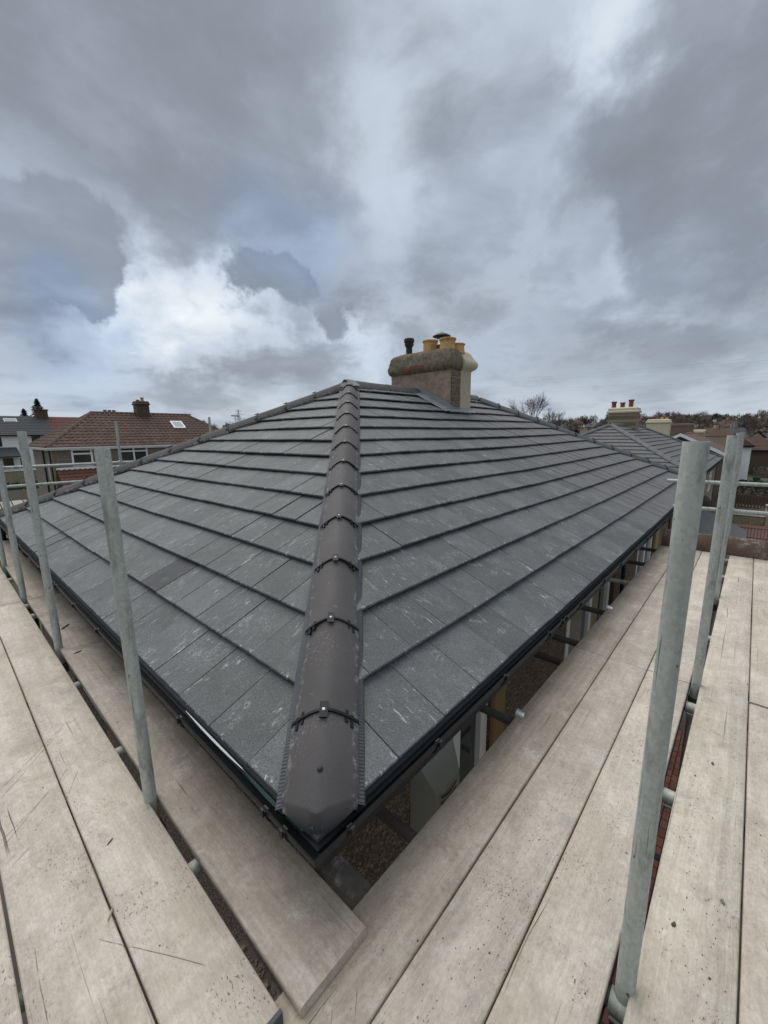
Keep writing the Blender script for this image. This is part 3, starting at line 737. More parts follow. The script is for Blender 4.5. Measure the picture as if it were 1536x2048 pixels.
# ribbed dry-hip roll showing at both sides of the front hip
for sgn in (-1, 1):
    mb = MB(); N = 900; Lr = 5.40
    for k in range(N):
        t0 = .088+Lr*k/N; t1 = .088+Lr*(k+1)/N; hgt = .0022 if k % 2 else 0.
        def q(a, t, h): return (sgn*a, t, -a*.353+.012+h)
        mb.add([q(.10, t0, hgt), q(.142, t0, hgt-.004), q(.142, t1, hgt-.004), q(.10, t1, hgt)], [(0, 1, 2, 3) if sgn > 0 else (3, 2, 1, 0)])
        mb.add([q(.142, t0, hgt-.004), q(.146, t0, -.016), q(.146, t1, -.016), q(.142, t1, hgt-.004)], [(0, 1, 2, 3) if sgn > 0 else (3, 2, 1, 0)])
    mb.mats = [M['hip_roll']]; mb.mi = [0]*len(mb.f)
    o = mb.obj('hip_roll', house); o.matrix_local = HI @ axis_matrix(Vector((0, 0, 0)), d_, s_, u_)
Lh = HD/CP*sqrt(2*CP*CP+SP*SP)
run_hip((0, HD2, 0), (CP, -CP, SP), (1, 1, 0), Lh-.13, .10)
run_hip((HL, 0, 0), (-CP, CP, SP), (1, 1, 0), Lh-.13, .08, mat_=M['hip_concrete_grey'])
# ridge
def run_ridge(x0, x1, mt_, z=HD*TP):
    x = x0
    while x < x1-.02:
        ln = min(.445, x1-x); hm = hip_mesh(ln, .115, .052, flat_=.10); hm.mats = [mt_]
        me = sharpen(hm.mesh('ridge_tile', True))
        link('ridge_tile', me, house, mat=HI @ axis_matrix(Vector((x, HD, z+.012+random.uniform(-.003, .003))), Vector((1, 0, 0)), Vector((0, -1, 0)), Vector((0, 0, 1))) @ Matrix.Rotation(random.gauss(0, .01), 4, 'Z'))
        x += .452
run_ridge(HD-.10, CHX0, M['hip_concrete']); run_ridge(CHX1, HL-HD+.1, M['hip_concrete_grey'])
hobj(MB().add([(HD-.17, HD-.20, HD*TP-.045), (HD+.02, HD-.20, HD*TP-.03), (HD+.10, HD, HD*TP+.07), (HD+.02, HD+.2, HD*TP-.03), (HD-.17, HD+.20, HD*TP-.045), (HD-.05, HD, HD*TP+.075)],
             [(0, 1, 2, 5), (5, 2, 3, 4), (0, 5, 4)], M['hip_concrete_grey']), 'ridge_junction')
# back slopes
mb = MB(); mb.add([B0, C0, D0, R0, R1], [(0, 1, 4), (1, 2, 3, 4)], M['tile_far_dark']); o = hobj(mb, 'back_slope')

# gutter, fascia, brackets
def run_profile(mb, prof, path, m, closed=False):
    n = len(prof)
    V = []
    for P, ox, oy in path:      # ox, oy: direction (per unit outwards) in plan
        for a, z in prof: V.append((P[0]+ox*a, P[1]+oy*a, P[2]+z))
    F = []
    for k in range(len(path)-1):
        F += [(k*n+i, k*n+i+1, (k+1)*n+i+1, (k+1)*n+i) for i in range(n-1)]
    mb.add(V, F, m)
GP = [(.056*cos(a)*-1-.015+.0, -.020-.056*sin(a)) for a in [pi*k/12 for k in range(13)]]
GP = [(a+.010, z) for a, z in GP]
GP = [(-.066, -.016)]+GP+[(.053, -.014), (.050, -.011), (.046, -.014)]+[(.0535*cos(a)-.005, -.020-.0535*sin(a)) for a in [pi*k/12 for k in range(1, 13)]]
mb = MB(); run_profile(mb, GP, [((0, HD2+.05, 0), -1, 0), ((0, 0, 0), -1, -1), ((HL+.05, 0, 0), 0, -1)], M['black_plastic'])
hobj(mb, 'gutter', auto=40)
mb = MB(); run_profile(mb, [(-.062, -.03), (-.062, -.24), (-.085, -.24), (-.30, -.24)], [((0, HD2, 0), -1, 0), ((0, 0, 0), -1, -1), ((HL, 0, 0), 0, -1)], M['black_matt'])
hobj(mb, 'fascia')
mb = MB(); run_profile(mb, [(-.20, .0), (-.03, -.024), (-.006, -.030), (-.004, -.040)], [((0, HD2, 0), -1, 0), ((0, 0, 0), -1, -1), ((HL, 0, 0), 0, -1)], M['hip_roll'])
hobj(mb, 'eaves_tray')
bk = MB(); N = 9; w_ = .011
for k in range(N):
    a, c_ = pi*(.02+.60*k/N), pi*(.02+.60*(k+1)/N)
    def q(t, r, x): return (x, .005-r*cos(t), -.020-r*sin(t))
    bk.add([q(a, .060, -w_), q(a, .060, w_), q(c_, .060, w_), q(c_, .060, -w_)], [(0, 1, 2, 3)])
    for x in (-w_, w_): bk.add([q(a, .054, x), q(a, .060, x), q(c_, .060, x), q(c_, .054, x)], [(0, 1, 2, 3)])
bk.box(-w_, w_, -.057, -.040, -.022, -.008)
bk.box(-.007, .007, -.062, -.055, -.030, -.004)
bk.box(-w_, w_, .0, .075, -.12, -.078)
bk.mats = [M['black_plastic']]; bk.mi = [0]*len(bk.f); BKM = bk.mesh('gutter_bracket')
for x in (.0905, .564, 1.1465, 1.732, 1.95, 2.02, 2.316, 2.92, 3.464, 4.07, 4.65, 5.25, 5.8, 6.4, 7.0, 7.6, 8.2, 8.8, 9.4, 10.0, 10.6):
    link('gutter_bracket', BKM, house, mat=HI @ Matrix.Translation((x, 0, -.006)))
for y in (.098, .203, .86, 1.47, 2.093, 2.684, 3.28, 3.36, 3.97, 4.595, 5.17, 5.75, 6.3, 6.9):
    link('gutter_bracket', BKM, house, mat=HI @ Matrix.Translation((0, y, -.006)) @ Matrix.Rotation(-pi/2, 4, 'Z'))
# downpipe outlet on the far part of the gutter
mb = MB().box(8.95, 9.25, -.062, .05, -.10, -.085, M['black_plastic']).tube((9.1, 0, -.08), (9.1, 0, -.30), .035, n=12).tube((9.1, 0, -.29), (9.1, .19, -.48), .034, n=12).tube((9.1, .19, -.47), (9.1, .19, GZ), .034, n=12)
hobj(mb, 'downpipe', M['black_plastic'], auto=40)
mb = MB().box(-.06, .05, 7.15, 7.45, -.10, -.085).tube((0, 7.3, -.08), (0, 7.3, -.32), .035, n=12).tube((0, 7.3, -.31), (.19, 7.3, -.5), .034, n=12).tube((.19, 7.3, -.49), (.19, 7.3, GZ), .034, n=12)
hobj(mb, 'downpipe', M['black_plastic'], auto=40)
# lifted felt and white strip showing under the tiles by the corner
for (m_, y0, y1, off, wd, nm) in (('white_upvc', .40, .90, -.010, .008, 'fascia_strip'), ('felt_green', .06, .42, -.010, .013, 'felt_strip')):
    mb = MB(); N = 14
    for k in range(N):
        a, c_ = k/N, (k+1)/N
        def q(t, u): y = y0+(y1-y0)*t; w_ = wd*sin(pi*max(.04, min(.96, t)))**.6; return (off+.008-u*w_*.7-.004, y, -.027-u*w_*.75)
        mb.add([q(a, 0), q(c_, 0), q(c_, 1), q(a, 1)], [(0, 1, 2, 3)], M[m_])
    hobj(mb, nm)

# chimney on the ridge: brown half and cream half
def stack_profile(bulge, rnd):
    if rnd: return [(0, 1.25), (0, 2.215), (.012, 2.235), (.055, 2.262), (.082, 2.305), (.088, 2.345), (.078, 2.385), (.050, 2.42), (.022, 2.46), (-.002, 2.51), (-.04, 2.56), (-.14, 2.595)]
    return [(0, 1.25), (0, 2.205), (.024, 2.228), (.042, 2.258), (.047, 2.29), (.047, 2.34), (.036, 2.375), (.030, 2.41), (.016, 2.455), (.004, 2.505), (-.03, 2.555), (-.13, 2.595)]
def stack(x0, x1, y0, y1, prof, left, right, rough=0., m=None):
    mb = MB(); rows = []
    for o, z in prof:
        xa = x0-(o if left else 0); xb = x1+(o if right else 0); ya, yb = y0-o, y1+o
        NX, NY = 12, 28; ring = []
        for i in range(NX): ring.append((xa+(xb-xa)*i/NX, ya))
        for i in range(NY): ring.append((xb, ya+(yb-ya)*i/NY))
        for i in range(NX): ring.append((xb-(xb-xa)*i/NX, yb))
        for i in range(NY): ring.append((xa, yb-(yb-ya)*i/NY))
        rows.append([(x+rough*noise.noise(Vector((x*7, y*7, z*9)))+rough*.6*noise.noise(Vector((x*23, y*23, z*25))), y+rough*noise.noise(Vector((x*7+9, y*7, z*9))), z+rough*.8*noise.noise(Vector((x*6, y*6+4, z*5)))*(z > 2.3)) for x, y in ring])
    n = len(rows[0]); V = [p for r in rows for p in r]
    F = [(k*n+i, k*n+(i+1) % n, (k+1)*n+(i+1) % n, (k+1)*n+i) for k in range(len(rows)-1) for i in range(n)]
    F.append(tuple(range((len(rows)-1)*n, len(rows)*n))); mb.add(V, F, m); return mb
CM = 5.775
PB = stack_profile(.05, False)
def densify(pr):
    out = []
    for (a, z), (a2, z2) in zip(pr, pr[1:]):
        n = max(1, int(abs(z2-z)/.03)); out += [(a+(a2-a)*k/n, z+(z2-z)*k/n) for k in range(n)]
    return out+[pr[-1]]
PB = densify(PB)
chb = MB(); s1 = stack(CHX0, CM, CHY0, CHY1, [p for p in PB if p[1] <= 2.2051], True, False, .006, M['chimney_brown'])
chim = thing('chimney', '', '')
for k_ in ('label', 'category'): del chim[k_]
chim.parent = house; chim.matrix_local = HI @ Matrix.Translation((CHX0, CHY0, 1.25)); CI = Matrix.Translation((-CHX0, -CHY0, -1.25))
def cobj(mb, name, **k):
    o = mb.obj(name, chim, **k); o.matrix_local = CI; return o
cobj(s1, 'stack', auto=40)
cobj(stack(CHX0, CM-.001, CHY0, CHY1, [p for p in PB if p[1] >= 2.2049], True, False, .013, M['chimney_cap']), 'cap', auto=60)
cobj(stack(CM, CHX1, CHY0, CHY1, stack_profile(.085, True), False, True, .004, M['render_cream']), 'stack', auto=50, label='cream rendered half of the chimney')
# grooves of the unrendered strip on the front face and missing render
mb = MB()
for i in range(9): mb.box(CHX0+.012+.02*random.random(), CM-.012, CHY0-.010-.006*random.random(), CHY0+.01, 1.30+i*.10+.02*random.random(), 1.30+i*.10+.09, M['chimney_cap'])
cobj(mb, 'brick_face')
cobj(MB().box(CHX0-.056, CHX0-.04, 3.62, 3.92, 2.275, 2.33, M['pot_red']).box(CHX0-.056, CHX0-.04, 3.95, 4.10, 2.262, 2.31, M['pot_red']), 'exposed_brick')
def pot(x, y, r, h, m='pot_buff', z=2.50, flare=0.):
    p = MB().lathe([(r*1.06, 0), (r*.97, h*.45), (r*.95, h*.80), (r*1.0, h*.83), (r*1.0, h*.88), (r*1.07, h*.90), (r*1.09, h*.96), (r*1.05, h), (r*.86, h), (r*.84, h-.12)], (0, 0, 0), 20, M[m])
    o = p.obj('chimney_pot', chim, smooth=False, auto=30); o.matrix_local = CI @ Matrix.Translation((x, y, z)); return o
pot(5.64, 3.655, .125, .255, z=2.51); pot(5.64, 3.285, .135, .235, z=2.51); pot(5.82, 3.20, .12, .16, z=2.51); pot(5.80, 3.90, .11, .12, z=2.50); pot(5.85, 3.52, .12, .20, z=2.5)
fl = MB().lathe([(.062, 0), (.058, .22), (.07, .225), (.07, .25), (.085, .255), (.085, .28), (.078, .285), (.082, .30), (.095, .31), (.095, .36), (.085, .375), (.0, .378)], (0, 0, 0), 18, M['black_matt'])
o = fl.obj('flue_pipe', chim, auto=30); o.matrix_local = CI @ Matrix.Translation((5.66, 4.14, 2.50))
cw = MB().lathe([(.02, .0), (.155, -.006), (.16, .0), (.155, .008), (.09, .042), (.03, .066), (.012, .072), (.0, .073)], (0, 0, 0), 24, M['black_matt'])
for k in range(4): cw.tube((.075*cos(k*pi/2+.4), .075*sin(k*pi/2+.4), -.16), (.075*cos(k*pi/2+.4), .075*sin(k*pi/2+.4), .03), .005, n=6)
for zz in (-.03, -.08): cw.lathe([(.078, zz), (.078, zz+.008)], (0, 0, 0), 16)
o = cw.obj('cowl', chim, M['black_matt'], auto=40); o.matrix_local = CI @ Matrix.Translation((5.80, 3.52, 2.84))
# lead flashing: soakers on the slope, stepped upstand, apron
def onR(x, y, h): return (x, y-h*SP, y*TP+h*CP)
mb = MB(); N = 16; pr0 = []
for k in range(N):
    y0, y1 = 3.04+(HD+.04-3.04)*k/N, 3.04+(HD+.04-3.04)*(k+1)/N
    w_ = lambda y: .016+.010*noise.noise(Vector((y*9, 0, 0)))
    mb.add([onR(5.24, y0, .006), onR(5.36, y0, w_(y0)+.01), onR(5.36, y1, w_(y1)+.01), onR(5.24, y1, .006)], [(0, 1, 2, 3)])
    mb.add([onR(5.36, y0, w_(y0)+.01), (5.450, y0, y0*TP+.03), (5.450, y1, y1*TP+.03), onR(5.36, y1, w_(y1)+.01)], [(0, 1, 2, 3)])
    st_ = .10+.03*((k % 4)/4)
    mb.add([(5.450, y0, y0*TP+.03), (5.447, y0, y0*TP+st_), (5.447, y1, y1*TP+st_), (5.450, y1, y1*TP+.03)], [(0, 1, 2, 3)])
for k in range(10):
    x0, x1 = 5.34+.085*k, 5.34+.085*(k+1)
    a, c_ = .012*noise.noise(Vector((x0*12, 1, 0))), .012*noise.noise(Vector((x1*12, 1, 0)))
    mb.add([onR(x0, 3.02+a, .012), onR(x1, 3.02+c_, .012), onR(x1, CHY0, .03), onR(x0, CHY0, .03)], [(0, 1, 2, 3)])
    mb.add([onR(x0, CHY0-.004, .03), onR(x1, CHY0-.004, .03), (x1, CHY0-.008, CHY0*TP+.055+c_*2), (x0, CHY0-.008, CHY0*TP+.055+a*2)], [(0, 1, 2, 3)])
mb.mats = [M['lead']]; mb.mi = [0]*len(mb.f); cobj(mb, 'flashing', auto=60)

# ------------------------------------------------------------------ scaffold
ZR, ZL = -.364, -.325
def board(name, label, cat, x, y, z, length, ang, m, width=.225, th=.038, group='scaffold boards of the working platform', seed=0, on_edge=False, band=False):
    """x,y = start corner centre line; runs along its local X."""
    N = 14; rnd = random.Random(seed); V = []; F = []
    c = .005; hw = width/2
    prof = [(-hw+c, 0), (hw-c, 0), (hw, c), (hw, th-c), (hw-c, th), (-hw+c, th), (-hw, th-c), (-hw, c)]
    pr2 = len(prof)
    for k in range(N+1):
        t = k/N; xx = length*t
        e1 = .0022*noise.noise(Vector((t*4+seed*3.1, 0, 1))); e2 = .0022*noise.noise(Vector((t*4+seed*3.1, 5, 1))); dz_ = .003*noise.noise(Vector((t*2.5+seed*1.7, 9, 1)))
        for (a, zz) in prof:
            V.append((xx, a+(e1 if a < 0 else e2), zz+dz_))
    for k in range(N): F += [(k*pr2+i, k*pr2+(i+1) % pr2, (k+1)*pr2+(i+1) % pr2, (k+1)*pr2+i)[::-1] for i in range(pr2)]
    F += [tuple(range(pr2)), tuple(range(N*pr2, (N+1)*pr2))[::-1]]
    mb = MB(); mb.add(V, F, m)
    o = mb.obj(name, auto=50)
    o.location = (x, y, z-th); o.rotation_euler = (0, 0, ang)
    if on_edge: o.rotation_euler = (pi/2, 0, ang); o.location = (x, y, z)
    tag(o, label, cat, group)
    if band:
        for s in ((0.0, 1),):
            bd = MB().box(-.0015, .010, -hw-.0015, hw+.0015, -.0012, th+.0012, M['hip_roll']); bd.obj('end_band', o)
    return o
Y1, Y2, Y3, Y3b = -.0259, -.2535, -.4804, -.7057; Y4, Y5 = -.7523, -.9771
XS = 2.325
BP, BT = M['board_pale'], M['board_tan']
def rb(yc, x0, x1, m, label, seed, w=.2205, z=ZR): return board('scaffold_board', label, 'board', x0, yc, z, x1-x0, 0, m, width=w, seed=seed)
rb((Y1+Y2)/2, -1.58, XS-.002, M['board_split'], 'tan inner board of the right walkway, nearest the gutter, running under the crossing board', 1)
rb((Y2+Y3)/2, -1.58, XS-.002, BP, 'pale second board of the near right walkway, with scattered dark crumbs', 2)
rb((Y3+Y3b)/2, -1.58, XS-.002, BP, 'pale third board of the near right walkway, along the nearest pole', 3)
rb((Y1+Y2)/2, XS+.002, 6.2, BT, 'far inner board of the right walkway, under the silver clip', 4)
rb((Y2+Y3)/2, XS+.002, 6.2, BP, 'second far board of the right walkway, beyond the cross joint', 5)
rb((Y3+Y3b)/2, XS+.002, 6.2, BP, 'third far board of the right walkway, along the inside of the two far poles', 6)
rb((Y4+Y5)/2, -1.55, XS+.01, M['board_grainy'], 'grainy board outside the nearest right pole, gap beside it', 7, z=ZR+.006)
rb(Y5-.1145, -1.55, XS-.01, BP, 'pinkish board at the right edge of the photo, outside the grainy one', 8)
rb((Y4+Y5)/2, XS+.018, 6.2, BP, 'stained far outer board right of the two far poles', 9)
rb(Y5-.1145, XS+.012, 6.2, BP, 'outermost far board of the right walkway, dark smear across it', 10)
rb(Y5-.343, -1.55, XS, BP, 'board at the bottom right corner beyond the pinkish one', 11)
rb(Y5-.343, XS+.01, 6.2, BP, 'last far board at the right edge of the walkway', 12)
XA, XB, XC = -.1974, -.4264, -.6526
def lb(xc, y0, y1, m, label, seed, w=.222, z=ZL, band=False): return board('scaffold_board', label, 'board', xc, y0, z, y1-y0, pi/2, m, width=w, seed=seed, band=band)
lb(-.040, -.115, 4.05, BT, 'brownish crossing board tucked under the left gutter, its cut end on the right walkway', 21, .250)
lb((XA+XB)/2, -.083, 4.06, M['board_scratched'], 'pale left walkway board with a green metal end beside the wall gap', 22, .2225, band=True)
lb((XB+XC)/2, -.11, 4.06, M['board_scratched'], 'pale scratched board in the middle of the left walkway', 23, .2195)
lb(XC-.116, -.08, 4.06, M['board_scratched'], 'pale board at the left edge of the photo', 24, .220)
lb(XC-.346, -.06, 4.06, BP, 'left walkway board furthest from the house', 25, .220)
lb(-.047, 4.058, 7.9, BT, 'far brownish board under the left gutter', 26, .228)
lb((XA+XB)/2, 4.068, 7.9, BP, 'far pale board behind the left poles', 27)
lb((XB+XC)/2, 4.07, 7.9, BP, 'far pale middle board of the left walkway', 28)
lb(XC-.116, 4.07, 7.9, BP, 'far outer board of the left walkway', 29)
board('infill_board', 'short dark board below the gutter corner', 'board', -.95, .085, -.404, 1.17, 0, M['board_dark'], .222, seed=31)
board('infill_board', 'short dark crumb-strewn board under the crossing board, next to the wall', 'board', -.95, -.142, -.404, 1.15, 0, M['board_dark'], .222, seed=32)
tb = board('toe_board', 'brown knotty toe board on edge across the far end of the right walkway', 'board', 5.918, -.035, ZR+.002, 1.35, -pi/2, M['board_brown'], .225, seed=33, on_edge=True, group='toe boards')
tb.location = (5.93, -.035, ZR+.002+.1125)
SCA = 'galvanised upright poles of the scaffold'
def pole(x, y, z1, label, z0=GZ, lean=(0, 0), m='galvanised'):
    o = thing('scaffold_pole', label, 'pole', (x, y, z0), 0, SCA)
    t = MB().tube((0, 0, 0), (lean[0], lean[1], z1-z0), .02415, n=28, wall=.004, m=M[m]).obj('tube', o, auto=40)
    # coupler just under the boards
    c = MB().tube((0, 0, ZR-z0-.14), (0, 0, ZR-z0-.08), .031, n=14, m=M['old_tube']).box(-.03, .03, -.055, -.02, ZR-z0-.135, ZR-z0-.085)
    c.obj('coupler', o, M['old_tube'], auto=40)
    MB().box(-.075, .075, -.075, .075, 0, .006, M['old_tube']).obj('base_plate', o)
    return o
pole(.480, -.741, 1.141, 'nearest and thickest-looking scaffold pole, on the right walkway')
pole(2.333, -.736, 1.135, 'second right pole, in front of its twin beside the red-tiled houses')
pole(4.165, -.722, 1.137, 'third right pole, half hidden behind the second right pole')
pole(5.99, -.70, 1.137, 'last right pole, at the toe board behind the other right poles')
pole(-.191, .878, 1.124, 'left pole nearest to the camera, in front of the left roof slope')
pole(-.166, 2.730, 1.206, 'second left pole, with a bluish band, by the far gutter')
pole(-.175, 4.181, .955, 'third left pole, partly cut by the left edge of the photo')
pole(-.165, 5.62, .95, 'fourth left pole, outside the left edge of the photo')
pole(1.87, 8.1, 1.45, 'thin distant pole beyond the left hip, in front of the wide window')
pole(3.66, 8.1, 1.56, 'thin distant pole top sticking up over the left hip by the skylight')
pole(-.2, 8.1, .95, 'distant pole at the far left end of the rails')
RG = 'horizontal tubes of the scaffold'
def tube(a, b_, label, m='galvanised', end=None, name='scaffold_tube'):
    a, b_ = Vector(a), Vector(b_); o = thing(name, label, 'tube', a, 0, RG)
    MB().tube((0, 0, 0), b_-a, .02415, n=18, m=M[m]).obj('tube', o, auto=40)
    return o
lbls = ['under the corner', 'by the alarm box', 'beside the silver clip', 'at the cross joint', 'before the opened window', 'beside the pale chip', 'by the third window', 'before the far windows', 'nearest the toe board']
for x, m_, l_ in zip((.47, 1.365, 2.16, 2.51, 3.235, 4.20, 5.035, 5.81), ('old_tube', 'old_tube', 'old_tube', 'old_tube', 'old_tube', 'galvanised', 'old_tube', 'old_tube'), (lbls[0], lbls[2], lbls[3], lbls[4], lbls[5], lbls[6], lbls[7], lbls[8])):
    t = tube((x, -1.62, ZR-.038-.026), (x, .245, ZR-.038-.026), 'board bearer tube of the right walkway ' + l_, m_)
    cp = MB()
    for s in (-1, 1): cp.tube((s*.028, .86, -.024), (s*.028, .905, -.024), .006, n=6)
    cp.tube((0, .855, 0), (0, .91, 0), .031, n=14, m=M['shiny_steel']); cp.box(-.02, .02, .86, .905, -.05, -.03)
    cp.obj('coupler', t, M['galvanised'], auto=40)
for y, l_ in zip((.515, 1.362, 2.20, 3.745, 4.07, 5.15, 6.6), ('nearest the corner', 'by the wall gap', 'before the second pole', 'before the cross joint', 'beside the third pole', 'far along', 'last of all')):
    t = tube((-1.5, y, ZL-.038-.026), (.245, y, ZL-.038-.026), 'board bearer tube of the left walkway ' + l_, 'galvanised')
# bent steel board clips
for x, y, l_ in ((1.375, -.035, 'bright bent steel clip on the inner edge of the right walkway'), (3.22, -.04, 'small pale clip on the far inner board edge')):
    mb = MB(); N = 8
    for k in range(N):
        a, c_ = pi*k/N, pi*(k+1)/N; R = .030
        mb.add([(R*cos(a), 0, R*sin(a)*.8), (R*cos(c_), 0, R*sin(c_)*.8), (R*.8*cos(c_), -.045, R*.5*sin(c_)), (R*.8*cos(a), -.045, R*.5*sin(a))], [(0, 1, 2, 3)])
    mb.box(-.030, .030, -.004, .001, -.03, .005); mb.mats = [M['shiny_steel']]; mb.mi = [0]*len(mb.f)
    o = mb.obj('board_clip', auto=60); o.location = (x, y+.012, ZR); tag(o, l_, 'clip')
# guard rails at both far ends
tube((6.03, .0, .505), (6.03, -2.0, .53), 'upper guard rail across the far end of the right walkway')
tube((6.03, -.10, .165), (6.03, -2.0, .185), 'lower guard rail across the far end of the right walkway')
tube((-1.3, 8.15, .70), (2.1, 8.15, .68), 'upper guard rail beyond the far left corner of the roof')
tube((-1.3, 8.15, .39), (1.9, 8.15, .375), 'lower guard rail beyond the far left corner of the roof')
for (P_, ax_) in (((6.03, -.70, .514), 0), ((6.03, -.70, .172), 0)):
    o = MB().box(-.045, .035, -.035, .035, -.04, .04, M['galvanised'], ch=.012).tube((-.06, -.02, 0), (-.03, -.02, 0), .010, n=6).obj('scaffold_coupler', m=M['galvanised'], loc=P_)
    tag(o, 'clamp fixing the %s guard rail to the last right pole' % ('upper' if P_[2] > .3 else 'lower'), 'clamp')
for (P_, nm_) in (((1.87, 8.12, .682), 'upper'), ((1.87, 8.12, .376), 'lower')):
    o = MB().box(-.035, .035, -.045, .045, -.04, .04, M['galvanised'], ch=.012).tube((.0, -.07, .0), (0, -.03, 0), .010, n=6).obj('scaffold_coupler', m=M['galvanised'], loc=P_)
    tag(o, 'clamp fixing the %s left guard rail to the thin distant pole' % nm_, 'clamp')
# ledgers and a brace below the platform, seen through the gap
tube((-1.6, -.728+.05, ZR-.11), (6.3, -.728+.05, ZR-.11), 'ledger tube running under the right walkway', 'old_tube')
tube((-1.6, -.79, -2.4), (6.3, -.79, -2.4), 'lower ledger tube of the first lift below the right walkway', 'old_tube')
for x, l_ in ((1.2, 'first'), (2.0, 'second'), (3.0, 'third')):
    tube((x, -1.6, -2.35), (x, .2, -2.35), l_+' bearer tube of the lift below the right walkway', 'old_tube')
tube((1.2, -.80, -3.6), (3.4, -.86, -.6), 'diagonal brace tube below the right walkway', 'old_tube')
# crumbs of mortar and tile dust on the boards (nobody could count them)
def crumbs(n, fn, sc, m):
    mb = MB()
    for k in range(n):
        x, y, z = fn(); r = random.uniform(.35, 1.)*sc*(1 if random.random() > .06 else 2.2)
        a = random.random()*6.28; V = []
        for i in range(5): rr = r*random.uniform(.6, 1.1); V.append((x+rr*cos(a+i*1.257)*1.35, y+rr*sin(a+i*1.257), z-.001))
        for i in range(5): rr = r*random.uniform(.35, .7); V.append((x+rr*cos(a+i*1.257)*1.35, y+rr*sin(a+i*1.257), z+r*random.uniform(.35, .8)))
        mb.add(V, [(5, 6, 7, 8, 9)]+[(i, (i+1) % 5, 5+(i+1) % 5, 5+i) for i in range(5)], m)
    return mb
cl = [(random.uniform(-.2, 2.2), random.choice([-.30, -.36, -.42, -.52, -.60, -.66, -.85, -.92, -.8]), random.uniform(.05, .22)) for _ in range(30)]
cl += [(random.uniform(2.6, 5.0), random.choice([-.80, -.86, -.92, -1.05]), random.uniform(.08, .25)) for _ in range(10)]
def rc_():
    if random.random() < .62:
        x, y, r = random.choice(cl); return (random.gauss(x, r), max(-1.5, min(-.04, random.gauss(y, r*.35))), ZR+.007*(0))
    return (random.uniform(-.6, 5.5), random.uniform(-1.3, -.05), ZR)
def okR(): 
    while True:
        p = rc_()
        if -.752 < p[1] < -.704: continue
        return (p[0], p[1], ZR+(.006 if p[1] < -.75 and p[1] > -.978 and p[0] < 2.33 else 0)+.001)
mb = crumbs(620, okR, .0021, M['crumb_dark']); mb2 = crumbs(420, okR, .0026, M['crumb'])
mb.obj('mortar_crumbs', kind='stuff', label='dark crumbs of mortar scattered over the right walkway boards', category='debris')
mb2.obj('mortar_dust', kind='stuff', label='pale crumbs of mortar scattered over the right walkway boards', category='debris')
mb = crumbs(120, lambda: (random.choice([random.uniform(-1.1, -.21), random.uniform(-.16, .03)]), random.uniform(.1, 6), ZL+.001), .0028, M['crumb_dark'])
mb.obj('mortar_crumbs', kind='stuff', label='few dark crumbs scattered on the left walkway boards', category='debris')
mb = crumbs(60, lambda: (random.uniform(-.19, -.165)+random.choice([0, .0]), random.uniform(-.08, .17), -.402), .006, M['crumb'])
mb.obj('mortar_crumbs', kind='stuff', label='lumps of mortar on the dark infill board in the left gap', category='debris')
def chip(x, y, z, l, w_, h, ang, m, label, name='wood_splinter', cat='splinter'):
    mb = MB(); V = []
    for i in range(6):
        a = i/6*2*pi; V.append((cos(a)*l/2*random.uniform(.75, 1.1), sin(a)*w_/2*random.uniform(.7, 1.1), 0))
    for i in range(6):
        a = i/6*2*pi; V.append((cos(a)*l/2*.75, sin(a)*w_/2*.6, h*random.uniform(.7, 1.2)))
    mb.add(V, [(6, 7, 8, 9, 10, 11)]+[(i, (i+1) % 6, 6+(i+1) % 6, 6+i) for i in range(6)], M[m])
    o = mb.obj(name); o.location = (x, y, z); o.rotation_euler = (0, 0, ang); tag(o, label, cat); return o
chip(-.432, .515, ZL+.001, .05, .008, .006, 1.0, 'straw', 'curled wood splinter standing in the seam of the left boards')
chip(-.36, .79, ZL+.001, .032, .007, .004, .6, 'crumb_dark', 'dark wood splinter on the pale left board')
chip(-.655, .33, ZL+.001, .016, .008, .005, .6, 'straw', 'tiny pale splinter at the seam by the left edge')
chip(-.06, 3.1, ZL+.001, .12, .02, .006, .8, 'crumb_dark', 'dark strip of debris on the board under the left gutter')
chip(-.09, 2.55, ZL+.001, .06, .03, .004, .3, 'crumb_dark', 'dark flake on the board under the left gutter behind the nearest pole', 'slate_flake', 'flake')
chip(-.185, .03, -.402, .035, .028, .018, .3, 'crumb', 'angular lump of mortar in the left gap', 'mortar_lump', 'lump')
chip(1.62, -.86, ZR+.007, .02, .012, .006, .3, 'crumb_dark', 'dark stone chip near the far end of the grainy board', 'stone_chip', 'chip')
chip(.74, -.82, ZR+.007, .022, .012, .005, -.4, 'crumb_dark', 'dark brown chip on the grainy board beside the nearest pole', 'stone_chip', 'chip')
chip(.92, -.93, ZR+.007, .020, .014, .006, .5, 'crumb', 'grey stone chip near the outer edge of the grainy board', 'stone_chip', 'chip')

